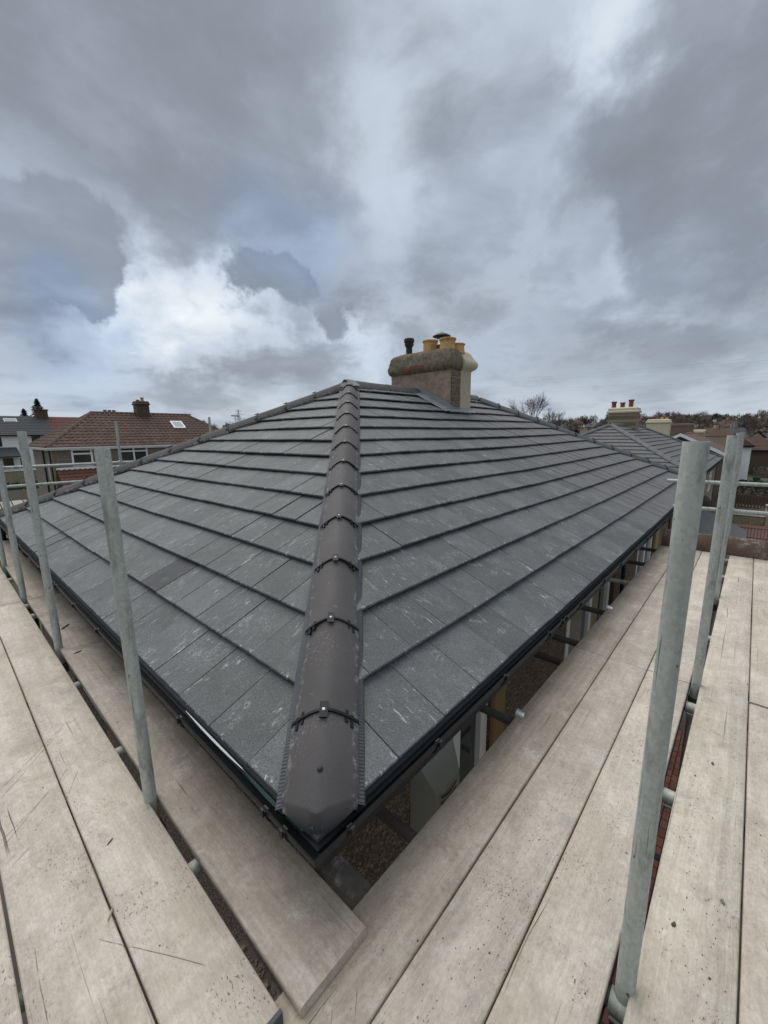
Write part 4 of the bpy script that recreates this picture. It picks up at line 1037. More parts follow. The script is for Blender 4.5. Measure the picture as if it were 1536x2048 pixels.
# ------------------------------------------------------------------ neighbouring houses
def hip_house(name, label, x0, y0, W, Dp, ze, rise, zg, wallm, roofm, prof='flat', gauge=.31, tw=.3, indiv=0, group=None, wins=(), sidewins=(), gut='black_plastic', hipm='hip_concrete_grey', over=.25, rec=.05, hips=True, courses=True, winf=None):
    """Hipped house: x0,y0 = front left eave corner (front looks to -Y)."""
    root = thing(name, label, 'house', (x0+W/2, y0+Dp/2, zg), 0, group)
    I = Matrix.Translation((-(x0+W/2), -(y0+Dp/2), -zg))
    def ob(mb, nm, **k): o = mb.obj(nm, root, **k); o.matrix_local = I; return o
    h = Dp/2; sl = sqrt(h*h+rise*rise); cp, sp = h/sl, rise/sl
    mb = MB(); wall_panel(mb, 'x', y0+over, x0+over, x0+W-over, zg, ze-.02, [(a, b2, c2, d2) for a, b2, c2, d2, *_ in wins], rec, wallm)
    wall_panel(mb, 'y', x0+over, y0+over, y0+Dp-over, zg, ze-.02, [], rec, wallm)
    mb.poly([(x0+W-over, y0+over, zg), (x0+W-over, y0+Dp-over, zg), (x0+W-over, y0+Dp-over, ze), (x0+W-over, y0+over, ze)], wallm)
    mb.poly([(x0+over, y0+Dp-over, zg), (x0+over, y0+Dp-over, ze), (x0+W-over, y0+Dp-over, ze), (x0+W-over, y0+Dp-over, zg)], wallm)
    ob(mb, 'wall')
    for a, b2, c2, d2, cols, top in wins:
        o = window(root, 'x', y0+over+rec-.055, a, b2, c2, d2, .10, cols, top, winf); o.matrix_local = I
    e = .04; A = (x0, y0, ze-e); B = (x0+W, y0, ze-e); C = (x0+W, y0+Dp, ze-e); Dd = (x0, y0+Dp, ze-e); R0 = (x0+h, y0+h, ze+rise-e); R1 = (x0+W-h, y0+h, ze+rise-e)
    mb = MB(); mb.add([A, B, C, Dd, R0, R1], [(0, 1, 5, 4), (1, 2, 5), (2, 3, 4, 5), (3, 0, 4)], roofm)
    rf = ob(mb, 'roof')
    if courses:
        t1 = roof_tiles((x0, y0, ze), (1, 0, 0), (0, cp, sp), W, sl, cp, cp, gauge, tw, (0, tw/2) if prof == 'flat' else (0,), prof=prof, th=.05 if prof == 'pan' else .03)
        t2 = roof_tiles((x0, y0+Dp, ze), (0, -1, 0), (cp, 0, sp), Dp, sl, cp, cp, gauge, tw, (0, tw/2) if prof == 'flat' else (0,), prof=prof, th=.05 if prof == 'pan' else .03)
        if not indiv:
            mb = MB()
            for V, F, mt, full, cen, rc in t1+t2: mb.add(V, F, roofm, mt)
            mb.obj('roof_tiles', rf, kind='stuff')
        else: place_tiles(t1+t2, rf, 'roof_tile', lambda c_, rc: roofm, indiv, 'far_roof_tiles')
    if hips:
        hl = sqrt(2*h*h+rise*rise)
        for P, d, s in (((x0, y0, ze), (h, h, rise), (1, -1, 0)), ((x0+W, y0, ze), (-h, h, rise), (1, 1, 0)), ((x0, y0+Dp, ze), (h, -h, rise), (1, 1, 0))):
            d1, s1, u1 = frame(d, s); t = .02
            while t < hl-.1:
                hm = hip_mesh(min(.44, hl-t), .12, .07); hm.mats = [M[hipm]]
                link('hip_tile', sharpen(hm.mesh('hip_tile', True)), root, mat=I @ axis_matrix(Vector(P)+d1*t, d1, s1, u1)); t += .455
        x = x0+h-.1
        while x < x0+W-h:
            hm = hip_mesh(.44, .12, .06); hm.mats = [M[hipm]]
            link('ridge_tile', sharpen(hm.mesh('ridge_tile', True)), root, mat=I @ axis_matrix(Vector((x, y0+h, ze+rise)), Vector((1, 0, 0)), Vector((0, -1, 0)), Vector((0, 0, 1)))); x += .455
    mb = MB(); run_profile(mb, [(-.02, -.03), (-.02, -.11), (.08, -.11), (.09, -.03)], [((x0, y0+Dp, ze), -1, 0), ((x0, y0, ze), -1, -1), ((x0+W, y0, ze), 0, -1)], M[gut]); ob(mb, 'gutter')
    mb = MB(); run_profile(mb, [(-.02, -.02), (-.02, -.20), (-over, -.20)], [((x0, y0+Dp, ze), -1, 0), ((x0, y0, ze), -1, -1), ((x0+W, y0, ze), 0, -1)], M['white_upvc' if gut == 'white_upvc' else 'black_matt']); ob(mb, 'fascia')
    return root, I, ob
def simple_stack(root, I, x0, x1, y0, y1, z0, z1, m, pots, capm=None, cap=.06, potm='pot_red', ph=.45, pr=.12, slope=.12):
    mb = MB()
    mb.box(x0, x1, y0, y1, z0, z1-.30, m, ch=.02)
    c2 = capm or m
    V = []; pf = [(0, z1-.30), (cap, z1-.27), (cap, z1-.20), (cap*.3, z1-.16), (cap*.2, z1-.06), (-.08, z1)]
    for o_, z in pf: V += [(x0-o_, y0-o_, z), (x1+o_, y0-o_, z), (x1+o_, y1+o_, z), (x0-o_, y1+o_, z)]
    F = [(k*4+i, k*4+(i+1) % 4, k*4+4+(i+1) % 4, k*4+4+i) for k in range(len(pf)-1) for i in range(4)]+[(20, 21, 22, 23)]
    mb.add(V, F, c2)
    o = mb.obj('chimney', root); o.matrix_local = I
    for (px_, py_, hh, mm) in pots:
        p = MB().lathe([(pr*.9, 0), (pr*.85, hh*.75), (pr*1.05, hh*.8), (pr*1.1, hh), (pr*.85, hh), (pr*.8, hh-.15)], (px_, py_, z1-.03), 14, M[mm])
        p.obj('chimney_pot', o, auto=30)
    return o
# next house along the street, same grey tiles, a little lower down the hill
nb, NI, nob = hip_house('house', 'neighbouring stone house with a matching grey hipped roof and cream chimney', 17.2, .5, 13.2, 7.6, -.41, 1.9, -5.9, M['stone_house'], M['tile_brown_grey'],
                        wins=[(18.6, 19.8, -2.0, -.9, 2, .3), (26.2, 27.6, -2.0, -.9, 2, .3), (26.0, 27.8, -5.0, -3.6, 3, .3)])
simple_stack(nb, NI, 23.4, 24.1, 3.75, 5.05, .9, 2.36, M['stone_house'], [(23.75, 4.9, .34, 'pot_red'), (23.75, 4.5, .28, 'pot_red'), (23.75, 4.12, .40, 'pot_red')], M['render_cream'], .07)
nob(MB().tube((18.2, .66, -5.6), (18.2, .66, -.45), .04, n=8, m=M['white_upvc']), 'downpipe')
pr_ = MB(); pz = -2.35
pr_.add([(18.4, .74, pz), (23.2, .74, pz), (23.9, -1.0, -3.35), (17.7, -1.0, -3.35), (17.7, .74, -3.35), (23.9, .74, -3.35)], [(0, 3, 2, 1), (0, 4, 3), (1, 2, 5)], M['tile_brown_grey'])
pr_.box(17.75, 23.85, -.95, .74, -5.8, -3.36, M['stone_house']); nob(pr_, 'porch')
dish = MB().lathe([(.0, .07), (.12, .05), (.2, .02), (.25, 0.)], n=18, m=M['black_matt'])
dish.tube((0, 0, .07), (0, 0, .2), .01, n=6); o = dish.obj('satellite_dish', nb, M['black_matt'], auto=40); o.matrix_local = NI @ Matrix.Translation((18.30, .30, -1.42)) @ Matrix.Rotation(radians(70), 4, 'X') @ Matrix.Rotation(radians(-35), 4, 'Y')
# brown pantiled house on the left
ax, ay, az_ = 4.25, 30.13, .60
la, LI, lob = hip_house('house', 'brown pantiled semi-detached house with white windows beyond the left hip', ax, ay, 12.95, 6.6, az_, 2.25, -4.9, M['pebble_beige'], M['pantile_brown'], prof='pan', gauge=.33, tw=.30, indiv=290,
                        wins=[(5.45, 6.55, -.62, .44, 1, .28), (8.05, 9.75, -.55, .50, 2, .28), (11.5, 13.0, -.55, .45, 2, .28)], gut='white_upvc', hipm='tile_far_brown')
simple_stack(la, LI, 10.25, 11.1, 33.0, 33.75, 2.4, 3.72, M['brick_brown'], [(10.8, 33.4, .30, 'pot_buff'), (10.5, 33.4, .12, 'brick_brown')], M['brick_brown'], .06)
h_, r_ = 3.3, 2.25; s_l = sqrt(h_*h_+r_*r_)
sk = MB().box(-.42, .42, -.45, .45, .02, .10, M['white_upvc']); so2 = sk.obj('skylight', la)
ang_ = math.atan2(r_, h_)
so2.matrix_local = LI @ Matrix.Translation((12.65, ay+2.0, az_+2.0*r_/h_)) @ Matrix.Rotation(ang_, 4, 'X')
MB().poly([(-.33, -.36, .104), (.33, -.36, .104), (.33, .36, .104), (-.33, .36, .104)], M['glass_sky']).obj('pane', so2)
lob(MB().tube((4.40, 30.33, -4.9), (4.40, 30.33, .5), .045, n=8, m=M['black_plastic']), 'downpipe')
lob(MB().tube((4.44, 32.6, -4.9), (4.44, 32.6, .5), .045, n=8, m=M['black_plastic']), 'downpipe')
lob(MB().tube((4.44, 31.4, -1.4), (4.44, 31.4, -.35), .03, n=8, m=M['white_upvc']), 'waste_pipe')
lob(MB().box(4.49, 4.56, 30.30, 30.42, -4.9, .40, M['oak_trim']), 'corner_strip')
# front porch of that house, red pantiles
pt = roof_tiles((4.6, 28.9, -1.75), (1, 0, 0), (0, .83, .56), 4.6, 1.75, 0, 0, .32, .27, (0,), prof='pan', th=.03)
mb = MB()
for V, F, mt, full, cen, rc in pt: mb.add(V, F, M['pantile_red'], mt)
lob(mb, 'porch_roof', kind='stuff')
lob(MB().box(4.75, 9.1, 29.05, 30.37, -4.9, -1.75, M['render_brown']).add([(4.6, 28.9, -1.8), (9.2, 28.9, -1.8), (9.2, 30.37, -.79), (4.6, 30.37, -.79)], [(0, 1, 2, 3)], M['tile_far_red']), 'porch')
lob(MB().box(4.6, 9.2, 30.30, 30.36, -.80, -.66, M['white_upvc']), 'flashing')
# white house at the far left with dark roof, its red-roofed other half
wr = thing('house', 'white rendered house with a dark grey roof at the left edge', 'house', (9, 83, -4.0))
WI = Matrix.Translation((-9, -83, 4.0))
def wob(mb, nm, **k): o = mb.obj(nm, wr, **k); o.matrix_local = WI; return o
mb = MB(); wall_panel(mb, 'x', 80.3, 2, 18, -4.0, 1.6, [(5.5, 7.25, -.1, 1.25), (7.0, 8.15, -3.1, -1.75), (8.9, 9.4, -3.1, -1.8), (10.6, 11.7, .3, 1.4), (13.6, 14.8, .2, 1.4)], .1, M['white_render'])
mb.poly([(2, 80.3, -4), (2, 80.3, 1.6), (2, 87, 1.6), (2, 87, -4)], M['white_render']); wob(mb, 'wall')
for a in [(5.5, 7.25, -.1, 1.25, 2), (7.0, 8.15, -3.1, -1.75, 2), (8.9, 9.4, -3.1, -1.8, 1), (10.6, 11.7, .3, 1.4, 2), (13.6, 14.8, .2, 1.4, 2)]:
    o = window(wr, 'x', 80.35, a[0], a[1], a[2], a[3], .08, a[4], 0, M['black_matt']); o.matrix_local = WI
for xa, xb, m_, nm in ((1.5, 13.3, 'tile_far_dark', 'roof'), (13.3, 18.4, 'tile_far_red', 'roof')):
    mb = MB()
    for k in range(12):
        t0, t1 = k/12, (k+1)/12
        mb.add([(xa, 79.9+3.7*t0, 1.55+2.85*t0+.04), (xb, 79.9+3.7*t0, 1.55+2.85*t0+.04), (xb, 79.9+3.7*t1, 1.55+2.85*t1), (xa, 79.9+3.7*t1, 1.55+2.85*t1)], [(0, 1, 2, 3)], M[m_])
        mb.add([(xa, 79.9+3.7*t0, 1.55+2.85*t0-.03), (xb, 79.9+3.7*t0, 1.55+2.85*t0-.03), (xb, 79.9+3.7*t0, 1.55+2.85*t0+.04), (xa, 79.9+3.7*t0, 1.55+2.85*t0+.04)], [(0, 1, 2, 3)], M['black_matt'])
    mb.add([(xa, 83.6, 4.4), (xb, 83.6, 4.4), (xb, 87.3, 1.55), (xa, 87.3, 1.55)], [(0, 1, 2, 3)], M[m_]); wob(mb, nm)
wob(MB().box(1.5, 18.4, 79.8, 79.95, 1.40, 1.55, M['black_plastic']), 'gutter')
o = wob(MB().box(11.95, 13.5, 83.1, 84.1, 3.9, 5.3, M['brick_brown'], ch=.04).box(11.85, 13.6, 83.0, 84.2, 5.3, 5.5, M['brick_brown']), 'chimney')
o = wob(MB().box(8.1, 9.6, -.0, .1, 0, .9, M['white_upvc']).poly([(8.2, -.01, .1), (9.5, -.01, .1), (9.5, -.01, .8), (8.2, -.01, .8)], M['glass_sky']), 'skylight'); o.matrix_local = WI @ Matrix.Translation((0, 82.4, 3.5)) @ Matrix.Rotation(radians(-52), 4, 'X')
mb = MB(); mb.add([(5.0, 78.6, -1.45), (8.9, 78.6, -1.45), (8.7, 80.29, -.2), (5.0, 80.29, -.2), (8.9, 80.29, -1.45)], [(0, 1, 2, 3), (1, 4, 2)], M['tile_far_dark']).box(5, 8.9, 78.55, 78.7, -1.6, -1.45, M['black_plastic']); wob(mb, 'porch_roof')
# third and fourth houses down the street on the right
gh = thing('house', 'gabled house with a white barge board behind the nearest right pole', 'house', (49, 4, -6))
GI = Matrix.Translation((-49, -4, 6))
def gob(mb, nm, **k): o = mb.obj(nm, gh, **k); o.matrix_local = GI; return o
gob(MB().add([(44.3, 1.4, -6), (44.3, 7, -6), (44.3, 7, -.7), (44.3, 4.2, .68), (44.3, 1.4, -.7), (54, 1.4, -6), (54, 1.4, -.7), (54, 4.2, .68), (54, 7, -.7), (54, 7, -6)],
             [(0, 4, 3, 2, 1), (0, 5, 6, 4), (5, 9, 8, 7, 6)], M['brick_brown']), 'wall')
gob(MB().add([(44.1, .9, -.86), (54.2, .9, -.86), (54.2, 4.2, .85), (44.1, 4.2, .85), (54.2, 7.5, -.86), (44.1, 7.5, -.86)], [(0, 1, 2, 3), (3, 2, 4, 5)], M['tile_far_brown']), 'roof')
gob(MB().add([(44.02, .85, -1.06), (44.02, 4.2, .66), (44.02, 4.2, .92), (44.02, .85, -.80), (44.1, .85, -.80), (44.1, 4.2, .92)], [(0, 1, 2, 3)[::-1], (3, 2, 5, 4)], M['white_upvc'])
    .add([(44.02, 7.55, -1.06), (44.02, 4.2, .66), (44.02, 4.2, .92), (44.02, 7.55, -.80)], [(0, 1, 2, 3)], M['white_upvc']), 'barge_board')
def street_house(label, x0, y0, W, Dp, ze, rise, wallm, roofm, stacks, **k):
    r, I, ob = hip_house('house', label, x0, y0, W, Dp, ze, rise, land_z(x0+W/2, y0)-.3, wallm, roofm, courses=False, hips=False, **k)
    mb = MB(); h = Dp/2; n = 11
    for kk in range(n):
        t0, t1 = kk/n, (kk+1)/n
        mb.add([(x0+h*t0, y0+h*t0, ze+rise*t0+.05), (x0+W-h*t0, y0+h*t0, ze+rise*t0+.05), (x0+W-h*t1, y0+h*t1, ze+rise*t1), (x0+h*t1, y0+h*t1, ze+rise*t1)], [(0, 1, 2, 3)], roofm)
        mb.add([(x0+h*t0, y0+Dp-h*t0, ze+rise*t0+.05), (x0+h*t0, y0+h*t0, ze+rise*t0+.05), (x0+h*t1, y0+h*t1, ze+rise*t1), (x0+h*t1, y0+Dp-h*t1, ze+rise*t1)], [(0, 1, 2, 3)], roofm)
        mb.add([(x0+h*t0, y0+h*t0, ze+rise*t0-.02), (x0+W-h*t0, y0+h*t0, ze+rise*t0-.02), (x0+W-h*t0, y0+h*t0, ze+rise*t0+.05), (x0+h*t0, y0+h*t0, ze+rise*t0+.05)], [(0, 1, 2, 3)], M['black_matt'])
    ob(mb, 'roof_courses', kind='stuff')
    for a in stacks: simple_stack(r, I, *a)
    return r, I, ob
street_house('dark roofed house with a weathered cream chimney behind the grey neighbour', 33.5, 1.6, 9.6, 7.4, -1.0, 1.5, M['stone_house'], M['tile_far_dark'],
             [(38.2, 39.2, 4.35, 5.85, -.2, 2.05, M['render_cream'], [(38.7, 5.4, .24, 'pot_red'), (38.7, 4.9, .22, 'pot_buff'), (38.7, 4.6, .2, 'pot_buff')], M['render_cream'], .06)])
street_house('brown roofed house with a mossy chimney beyond the white barge board', 56, 1.4, 13, 7.6, -1.3, 2.3, M['brick_brown'], M['tile_far_brown'],
             [(61.2, 62.4, 5.0, 7.2, .5, 2.0, M['chimney_cap'], [], M['chimney_cap'], .05), (66.5, 67.4, 4.3, 5.8, .5, 1.15, M['stone_buff'], [], M['render_cream'], .06)])
street_house('far brown roofed house with a long ridge behind the two right poles', 72, 2.0, 13, 7.6, -1.8, 2.2, M['brick_brown'], M['tile_far_brown'], [(78, 79, 5, 6.6, .2, 1.3, M['stone_buff'], [], M['render_cream'], .06)])
street_house('white fronted house at the right pole, white wall and window', 62.9, -.75, 5, 2.1, -.62, .8, M['white_render'], M['tile_far_brown'], [], wins=[(63.3, 64.2, -2.3, -1.1, 1, .3)])
street_house('low brown roofed bungalow in front of the dark conifers', 82, -3.6, 9, 5.5, -1.8, 2.4, M['brick_brown'], M['tile_far_brown'], [])

# ------------------------------------------------------------------ gardens, walls, fences, cars
def stone_wall(label, x0, y0, x1, y1, zb, zt, th=.3, m='stone_wall'):
    a = Vector((x0, y0, zb)); d = Vector((x1-x0, y1-y0, 0)); L_ = d.length
    o = MB().box(0, L_, -th/2, th/2, 0, zt-zb-.06, M[m]).obj('garden_wall', loc=a); o.rotation_euler = (0, 0, math.atan2(d.y, d.x)); tag(o, label, 'wall')
    x = 0
    while x < L_:
        MB().box(x, min(x+.58, L_), -th/2-.04, th/2+.04, zt-zb-.058, zt-zb, M['concrete'], ch=.01).obj('coping_stone', o); x += .6
    return o
def fence(label, x0, y0, x1, y1, zb, h, m, gapw=.16, sw=.10, name='picket_fence', posts=2.0, th=.02, pm=None):
    a = Vector((x0, y0, zb)); d = Vector((x1-x0, y1-y0, 0)); L_ = d.length
    o = thing(name, label, 'fence', a, math.atan2(d.y, d.x))
    me = MB().box(0, sw, -th/2, th/2, 0.06, h, M[m]).mesh('slat')
    k = 0
    while k*gapw < L_: link('slat', me, o, loc=(k*gapw, 0, random.uniform(-.01, .01))); k += 1
    for z in (h*.25, h*.85): MB().box(0, L_, th/2, th/2+.04, z-.03, z+.03, M[m]).obj('rail', o)
    x = 0
    while x <= L_+.01: MB().box(x-.05, x+.05, th/2+.04, th/2+.14, 0, h+.05, M[pm or m]).obj('post', o); x += posts
    return o
stone_wall('beige coursed garden wall below the white house', 0, 62, 14, 62, -4.3, -2.55)
fence('weathered pale board fence below the beige garden wall', -1, 48, 12, 48, -4.9, 1.45, 'grey_fence', .152, .145, 'board_fence')
fence('dark board fence below the garden wall at the left edge', -2, 40, 12, 40, -5.0, 1.5, 'brown_fence', .152, .145, 'board_fence')
# lean-to with a plank roof
sh = thing('shed', 'small lean-to with a pale plank roof between the left poles', 'shed', (1.9, 22.5, -5.4), .0)
MB().box(-1.2, 1.2, -1, 1, 0, 3.15, M['grey_fence']).obj('wall', sh)
for k in range(7):
    MB().box(-1.36+k*.39, -1.36+k*.39+.35, -1.15, 1.1, 0, .04, M['concrete' if k == 3 else 'grey_fence'], mat=Matrix.Translation((0, 0, 3.5)) @ Matrix.Rotation(radians(14), 4, 'X')).obj('plank', sh)
# right: drive, railings, walls
def railing(label, x, y0, y1, zb, h, step):
    o = thing('railing', label, 'railing', (x, y0, zb))
    me = MB().tube((0, 0, 0), (0, 0, h), .012, n=5, m=M['iron_black']).mesh('bar'); y = 0
    while y > y1-y0: link('bar', me, o, loc=(0, y, 0)); y -= step
    for z in (.08, h-.1): MB().box(-.015, .015, y1-y0, 0, z, z+.03, M['iron_black']).obj('rail', o)
    return o
railing('black iron railing in front of the red drive', 32.6, -.2, -3.2, -5.44, .75, .15)
stone_wall('low mossy stone wall behind the red drive', 38.4, -.1, 38.4, -1.95, -5.6, -4.85, .35)
railing('black iron railing on top of the mossy stone wall', 38.4, -.1, -1.6, -4.85, .62, .14)
o = MB().box(38.1, 38.7, -2.45, -1.96, -5.6, -4.15, M['stone_buff'], ch=.03).obj('gate_pier'); tag(o, 'yellow stone gate pier at the end of the mossy wall', 'pier')
MB().box(38.0, 38.8, -2.55, -1.86, -4.15, -4.02, M['stone_buff'], ch=.03).obj('cap_stone', o)
fence('brown picket fence with grey posts behind the iron railings', 46.5, 1.0, 46.5, -6, -5.5, 1.25, 'brown_fence', .21, .12, pm='concrete', posts=1.75)
def car(label, x, y, rz, m, zg=-5.45):
    o = thing('parked_car', label, 'car', (x, y, zg), rz)
    st_ = [(-2.1, .45, .55, .62), (-2.0, .35, .80, .80), (-1.2, .30, .88, .86), (-.95, .28, .90, .86), (1.0, .28, .92, .86), (1.95, .32, .90, .80), (2.1, .45, .75, .65)]
    V = []; F = []
    for x_, zb, zt, hw in st_: V += [(x_, -hw, zb), (x_, hw, zb), (x_, hw, zt-.12), (x_, hw*.9, zt), (x_, -hw*.9, zt), (x_, -hw, zt-.12)]
    for k in range(len(st_)-1): F += [(k*6+i, k*6+(i+1) % 6, k*6+6+(i+1) % 6, k*6+6+i)[::-1] for i in range(6)]
    F += [tuple(range(6)), tuple(range(len(st_)*6-6, len(st_)*6))[::-1]]
    MB().add(V, F, M[m]).obj('body', o, auto=30)
    cab = [(-1.15, .88, .80), (-.45, 1.42, .62), (.75, 1.45, .62), (1.65, .92, .78)]
    V = []; 
    for x_, z, hw in cab: V += [(x_, -hw, z), (x_, hw, z)]
    V += [(1.65, -.78, .86), (1.65, .78, .86), (-1.15, -.8, .86), (-1.15, .8, .86)]
    MB().add(V, [(0, 1, 3, 2)[::-1], (4, 5, 7, 6)[::-1], (0, 2, 4, 6), (1, 7, 5, 3)], M['glass_dark']).obj('windows', o)
    MB().box(-.50, .80, -.61, .61, 1.43, 1.475, M[m], ch=.02).obj('car_roof', o)
    for sx in (-1.3, 1.3):
        for sy in (-1, 1):
            wv = MB().tube((sx, sy*.84, .31), (sx, sy*.66, .31), .31, n=16, m=M['rubber']).obj('wheel', o, auto=40)
            MB().tube((sx, sy*.845, .31), (sx, sy*.80, .31), .19, n=10, m=M['lead']).obj('rim', wv)
    for sy in (-1, 1): MB().box(2.03, 2.12, sy*.55-.14, sy*.55+.14, .60, .72, M['white_upvc']).obj('headlight', o)
    return o
car('red car parked behind a hedge at the right edge', 88, -2.2, radians(80), 'car_red')
car('blue-grey car parked beside the stone pier at the right edge', 41.2, -4.1, radians(88), 'car_blue')
o = thing('wheelie_bin', 'dark green wheelie bin by the white fronted house', 'bin', (66, -1.4, -5.5))
MB().add([(-.24, -.26, 0), (.24, -.26, 0), (.24, .26, 0), (-.24, .26, 0), (-.29, -.36, 1.0), (.29, -.36, 1.0), (.29, .36, 1.0), (-.29, .36, 1.0)], [(0, 3, 2, 1), (4, 5, 6, 7), (0, 1, 5, 4), (1, 2, 6, 5), (2, 3, 7, 6), (3, 0, 4, 7)], M['bin_green']).obj('body', o)
MB().box(-.31, .31, -.4, .38, 1.0, 1.07, M['bin_green'], ch=.02).obj('lid', o)
def leafy(mb, n, fn, s, m):
    for k in range(n):
        p = Vector(fn()); d = Vector((random.gauss(0, 1), random.gauss(0, 1), random.gauss(0, 1))).normalized(); e_ = d.orthogonal().normalized(); f_ = d.cross(e_); q = s*random.uniform(.5, 1.3)
        mb.add([p-e_*q-f_*q*.4, p+e_*q-f_*q*.5, p+f_*q*.9], [(0, 1, 2)], m)
def hedge(label, x0, x1, y0, y1, z0, z1, n=900, s=.14, m='hedge_leaf'):
    mb = MB().box(x0+.1, x1-.1, y0+.1, y1-.1, z0, z1-.12, M[m])
    leafy(mb, n, lambda: (random.uniform(x0, x1), random.uniform(y0, y1), random.choice([random.uniform(z0, z1), z1+random.gauss(0, .06)])), s, M[m])
    o = mb.obj('hedge'); tag(o, label, 'hedge'); return o
hedge('brown winter hedge behind the picket fence', 49, 54, -6, .5, -5.5, -4.6, 1200, .15, 'bark')
hedge('low rough hedge on the bank before the green bin', 58, 61, -6, .4, -5.5, -4.5, 900, .17)
hedge('reddish brown hedge in front of the red car', 78, 81, -5, -.9, -5.5, -4.3, 900, .18, 'far_twig')
hedge('dark clipped hedge behind the red car', 94, 97, -9, 0, -5.5, -3.1, 1200, .25, 'conifer_leaf')
hedge('green hedge between the left garden fences', -1, 12, 52, 53.4, -4.6, -3.3, 900, .16)

# ------------------------------------------------------------------ trees
def branch_tree(h, seed, spread=.5, levels=5, r0=.16, up=.25):
    rnd = random.Random(seed); tr = MB(); tw = MB()
    def grow(p, d, ln, r, lv):
        q = p+d*ln
        r = max(r, .012); (tr if lv >= levels-1 else tw).tube(p, q, r, r*.72, n=5 if lv >= levels-1 else 3, caps=False)
        if lv == 0: return
        n = 3 if lv > 1 else 4
        for k in range(n):
            dd = (d+Vector((rnd.gauss(0, 1), rnd.gauss(0, 1), rnd.gauss(0, 1)))*spread+Vector((0, 0, up))).normalized()
            grow(p+d*ln*rnd.uniform(.55, 1.), dd, ln*rnd.uniform(.62, .92), r*.60, lv-1)
    grow(Vector((0, 0, 0)), Vector((0, 0, 1)), h*.24, r0, levels)
    tr.mats = [M['bark']]; tr.mi = [0]*len(tr.f); tw.mats = [M['twig']]; tw.mi = [0]*len(tw.f)
    return tr.mesh('trunk'), tw.mesh('crown')
def tree(me, x, y, z, label, s=1, rz=0, group=None, name='bare_tree'):
    o = thing(name, label, 'tree', (x, y, z), rz, group); o.scale = (s, s, s)
    link('trunk', me[0], o); link('crown', me[1], o); return o
T1 = branch_tree(11, 3, .30, 6, .15, .13); T2 = branch_tree(10, 8, .42, 6, .2, .12); T3 = branch_tree(9, 14, .55, 5, .2, .15)
tree(T1, 69.3, 29.2, -3.4, 'bare winter tree standing behind the ridge right of the big chimney', 1.32)
tree(T1, 73.5, 25.2, -3.4, 'smaller bare tree beside the one right of the big chimney', 1.02, 2.)
tree(T2, 73.5, 9.5, -5.4, 'broad round bare tree behind the chimneys down the street', 1.3, 1.)
def conifer(h, w_, seed, n=1400):
    rnd = random.Random(seed); tr = MB().tube((0, 0, 0), (0, 0, h*.9), .16, .03, n=6, m=M['bark']); cr_ = MB()
    for k in range(n):
        t = rnd.random()**.75; z = h*(.08+.92*t); R = w_*(1-t)**.8*(.55+.45*abs(sin(z*2.6+rnd.random())))*rnd.uniform(.35, 1.1); a = rnd.random()*6.28
        p = Vector((R*cos(a), R*sin(a), z)); o_ = Vector((cos(a), sin(a), -.35)); s_ = Vector((-sin(a), cos(a), rnd.gauss(0, .4))); q = .30*rnd.uniform(.6, 1.4)*(1.15-t*.6)
        cr_.add([p-s_*q*.45-o_*q*.4, p+s_*q*.45-o_*q*.4, p+o_*q*1.2], [(0, 1, 2)])
    cr_.mats = [M['conifer_leaf']]; cr_.mi = [0]*len(cr_.f); return tr.mesh('trunk'), cr_.mesh('crown')
C1 = conifer(9., 2.6, 1, 2200); C2 = conifer(6., 2.6, 2, 2200)
tree(C1, 14.7, 98.2, land_z(14.7, 98)-.2, 'taller dark conifer behind the white house', 1.32, 0, name='conifer')
tree(C1, 12.8, 99.5, land_z(13, 99)-.2, 'slimmer conifer beside the taller one behind the white house', 1.12, 2, name='conifer')
tree(C2, 97, -1.0, -5.5, 'dark spreading conifer at the right edge behind the low bungalow', 1.12, .5, name='conifer').scale = (1.5, 1.5, 1.08)
tree(C2, 95, -4.6, -5.5, 'second dark conifer cut by the right edge of the photo', 1.0, 1.5, name='conifer').scale = (1.5, 1.5, .98)
# far hillside: wooded skyline and scattered houses
def clump(h, w_, seed, n=420, m='far_twig'):
    rnd = random.Random(seed); tr = MB().tube((0, 0, 0), (0, 0, h*.6), .25, .12, n=5, m=M['bark']); cr_ = MB()
    subs = [(Vector((rnd.gauss(0, w_*.45), rnd.gauss(0, w_*.45), h*rnd.uniform(.45, .85))), rnd.uniform(.25, .5)*w_) for _ in range(7)]
    for k in range(n):
        c_, r = rnd.choice(subs); d = Vector((rnd.gauss(0, 1), rnd.gauss(0, 1), rnd.gauss(0, 1))).normalized(); p = c_+d*r*rnd.random()**.4
        e_ = (d+Vector((0, 0, .6))).normalized(); s_ = e_.orthogonal().normalized(); q = .9*rnd.uniform(.5, 1.3)
        cr_.add([p-s_*q*.13, p+s_*q*.13, p+e_*q*1.6], [(0, 1, 2)])
        cr_.add([p, p+s_*q*.6+e_*q*.3, p+s_*q*.5+e_*q*.5], [(0, 1, 2)])
    cr_.mats = [M[m]]; cr_.mi = [0]*len(cr_.f); return tr.mesh('trunk'), cr_.mesh('crown')
CL = [clump(9, 4.5, 5), clump(10, 5, 6), clump(8, 4, 7, 500)]; CE = [clump(9, 3, 8, 500, 'conifer_leaf'), clump(7, 3.2, 9, 500, 'conifer_leaf')]
rg = random.Random(21)
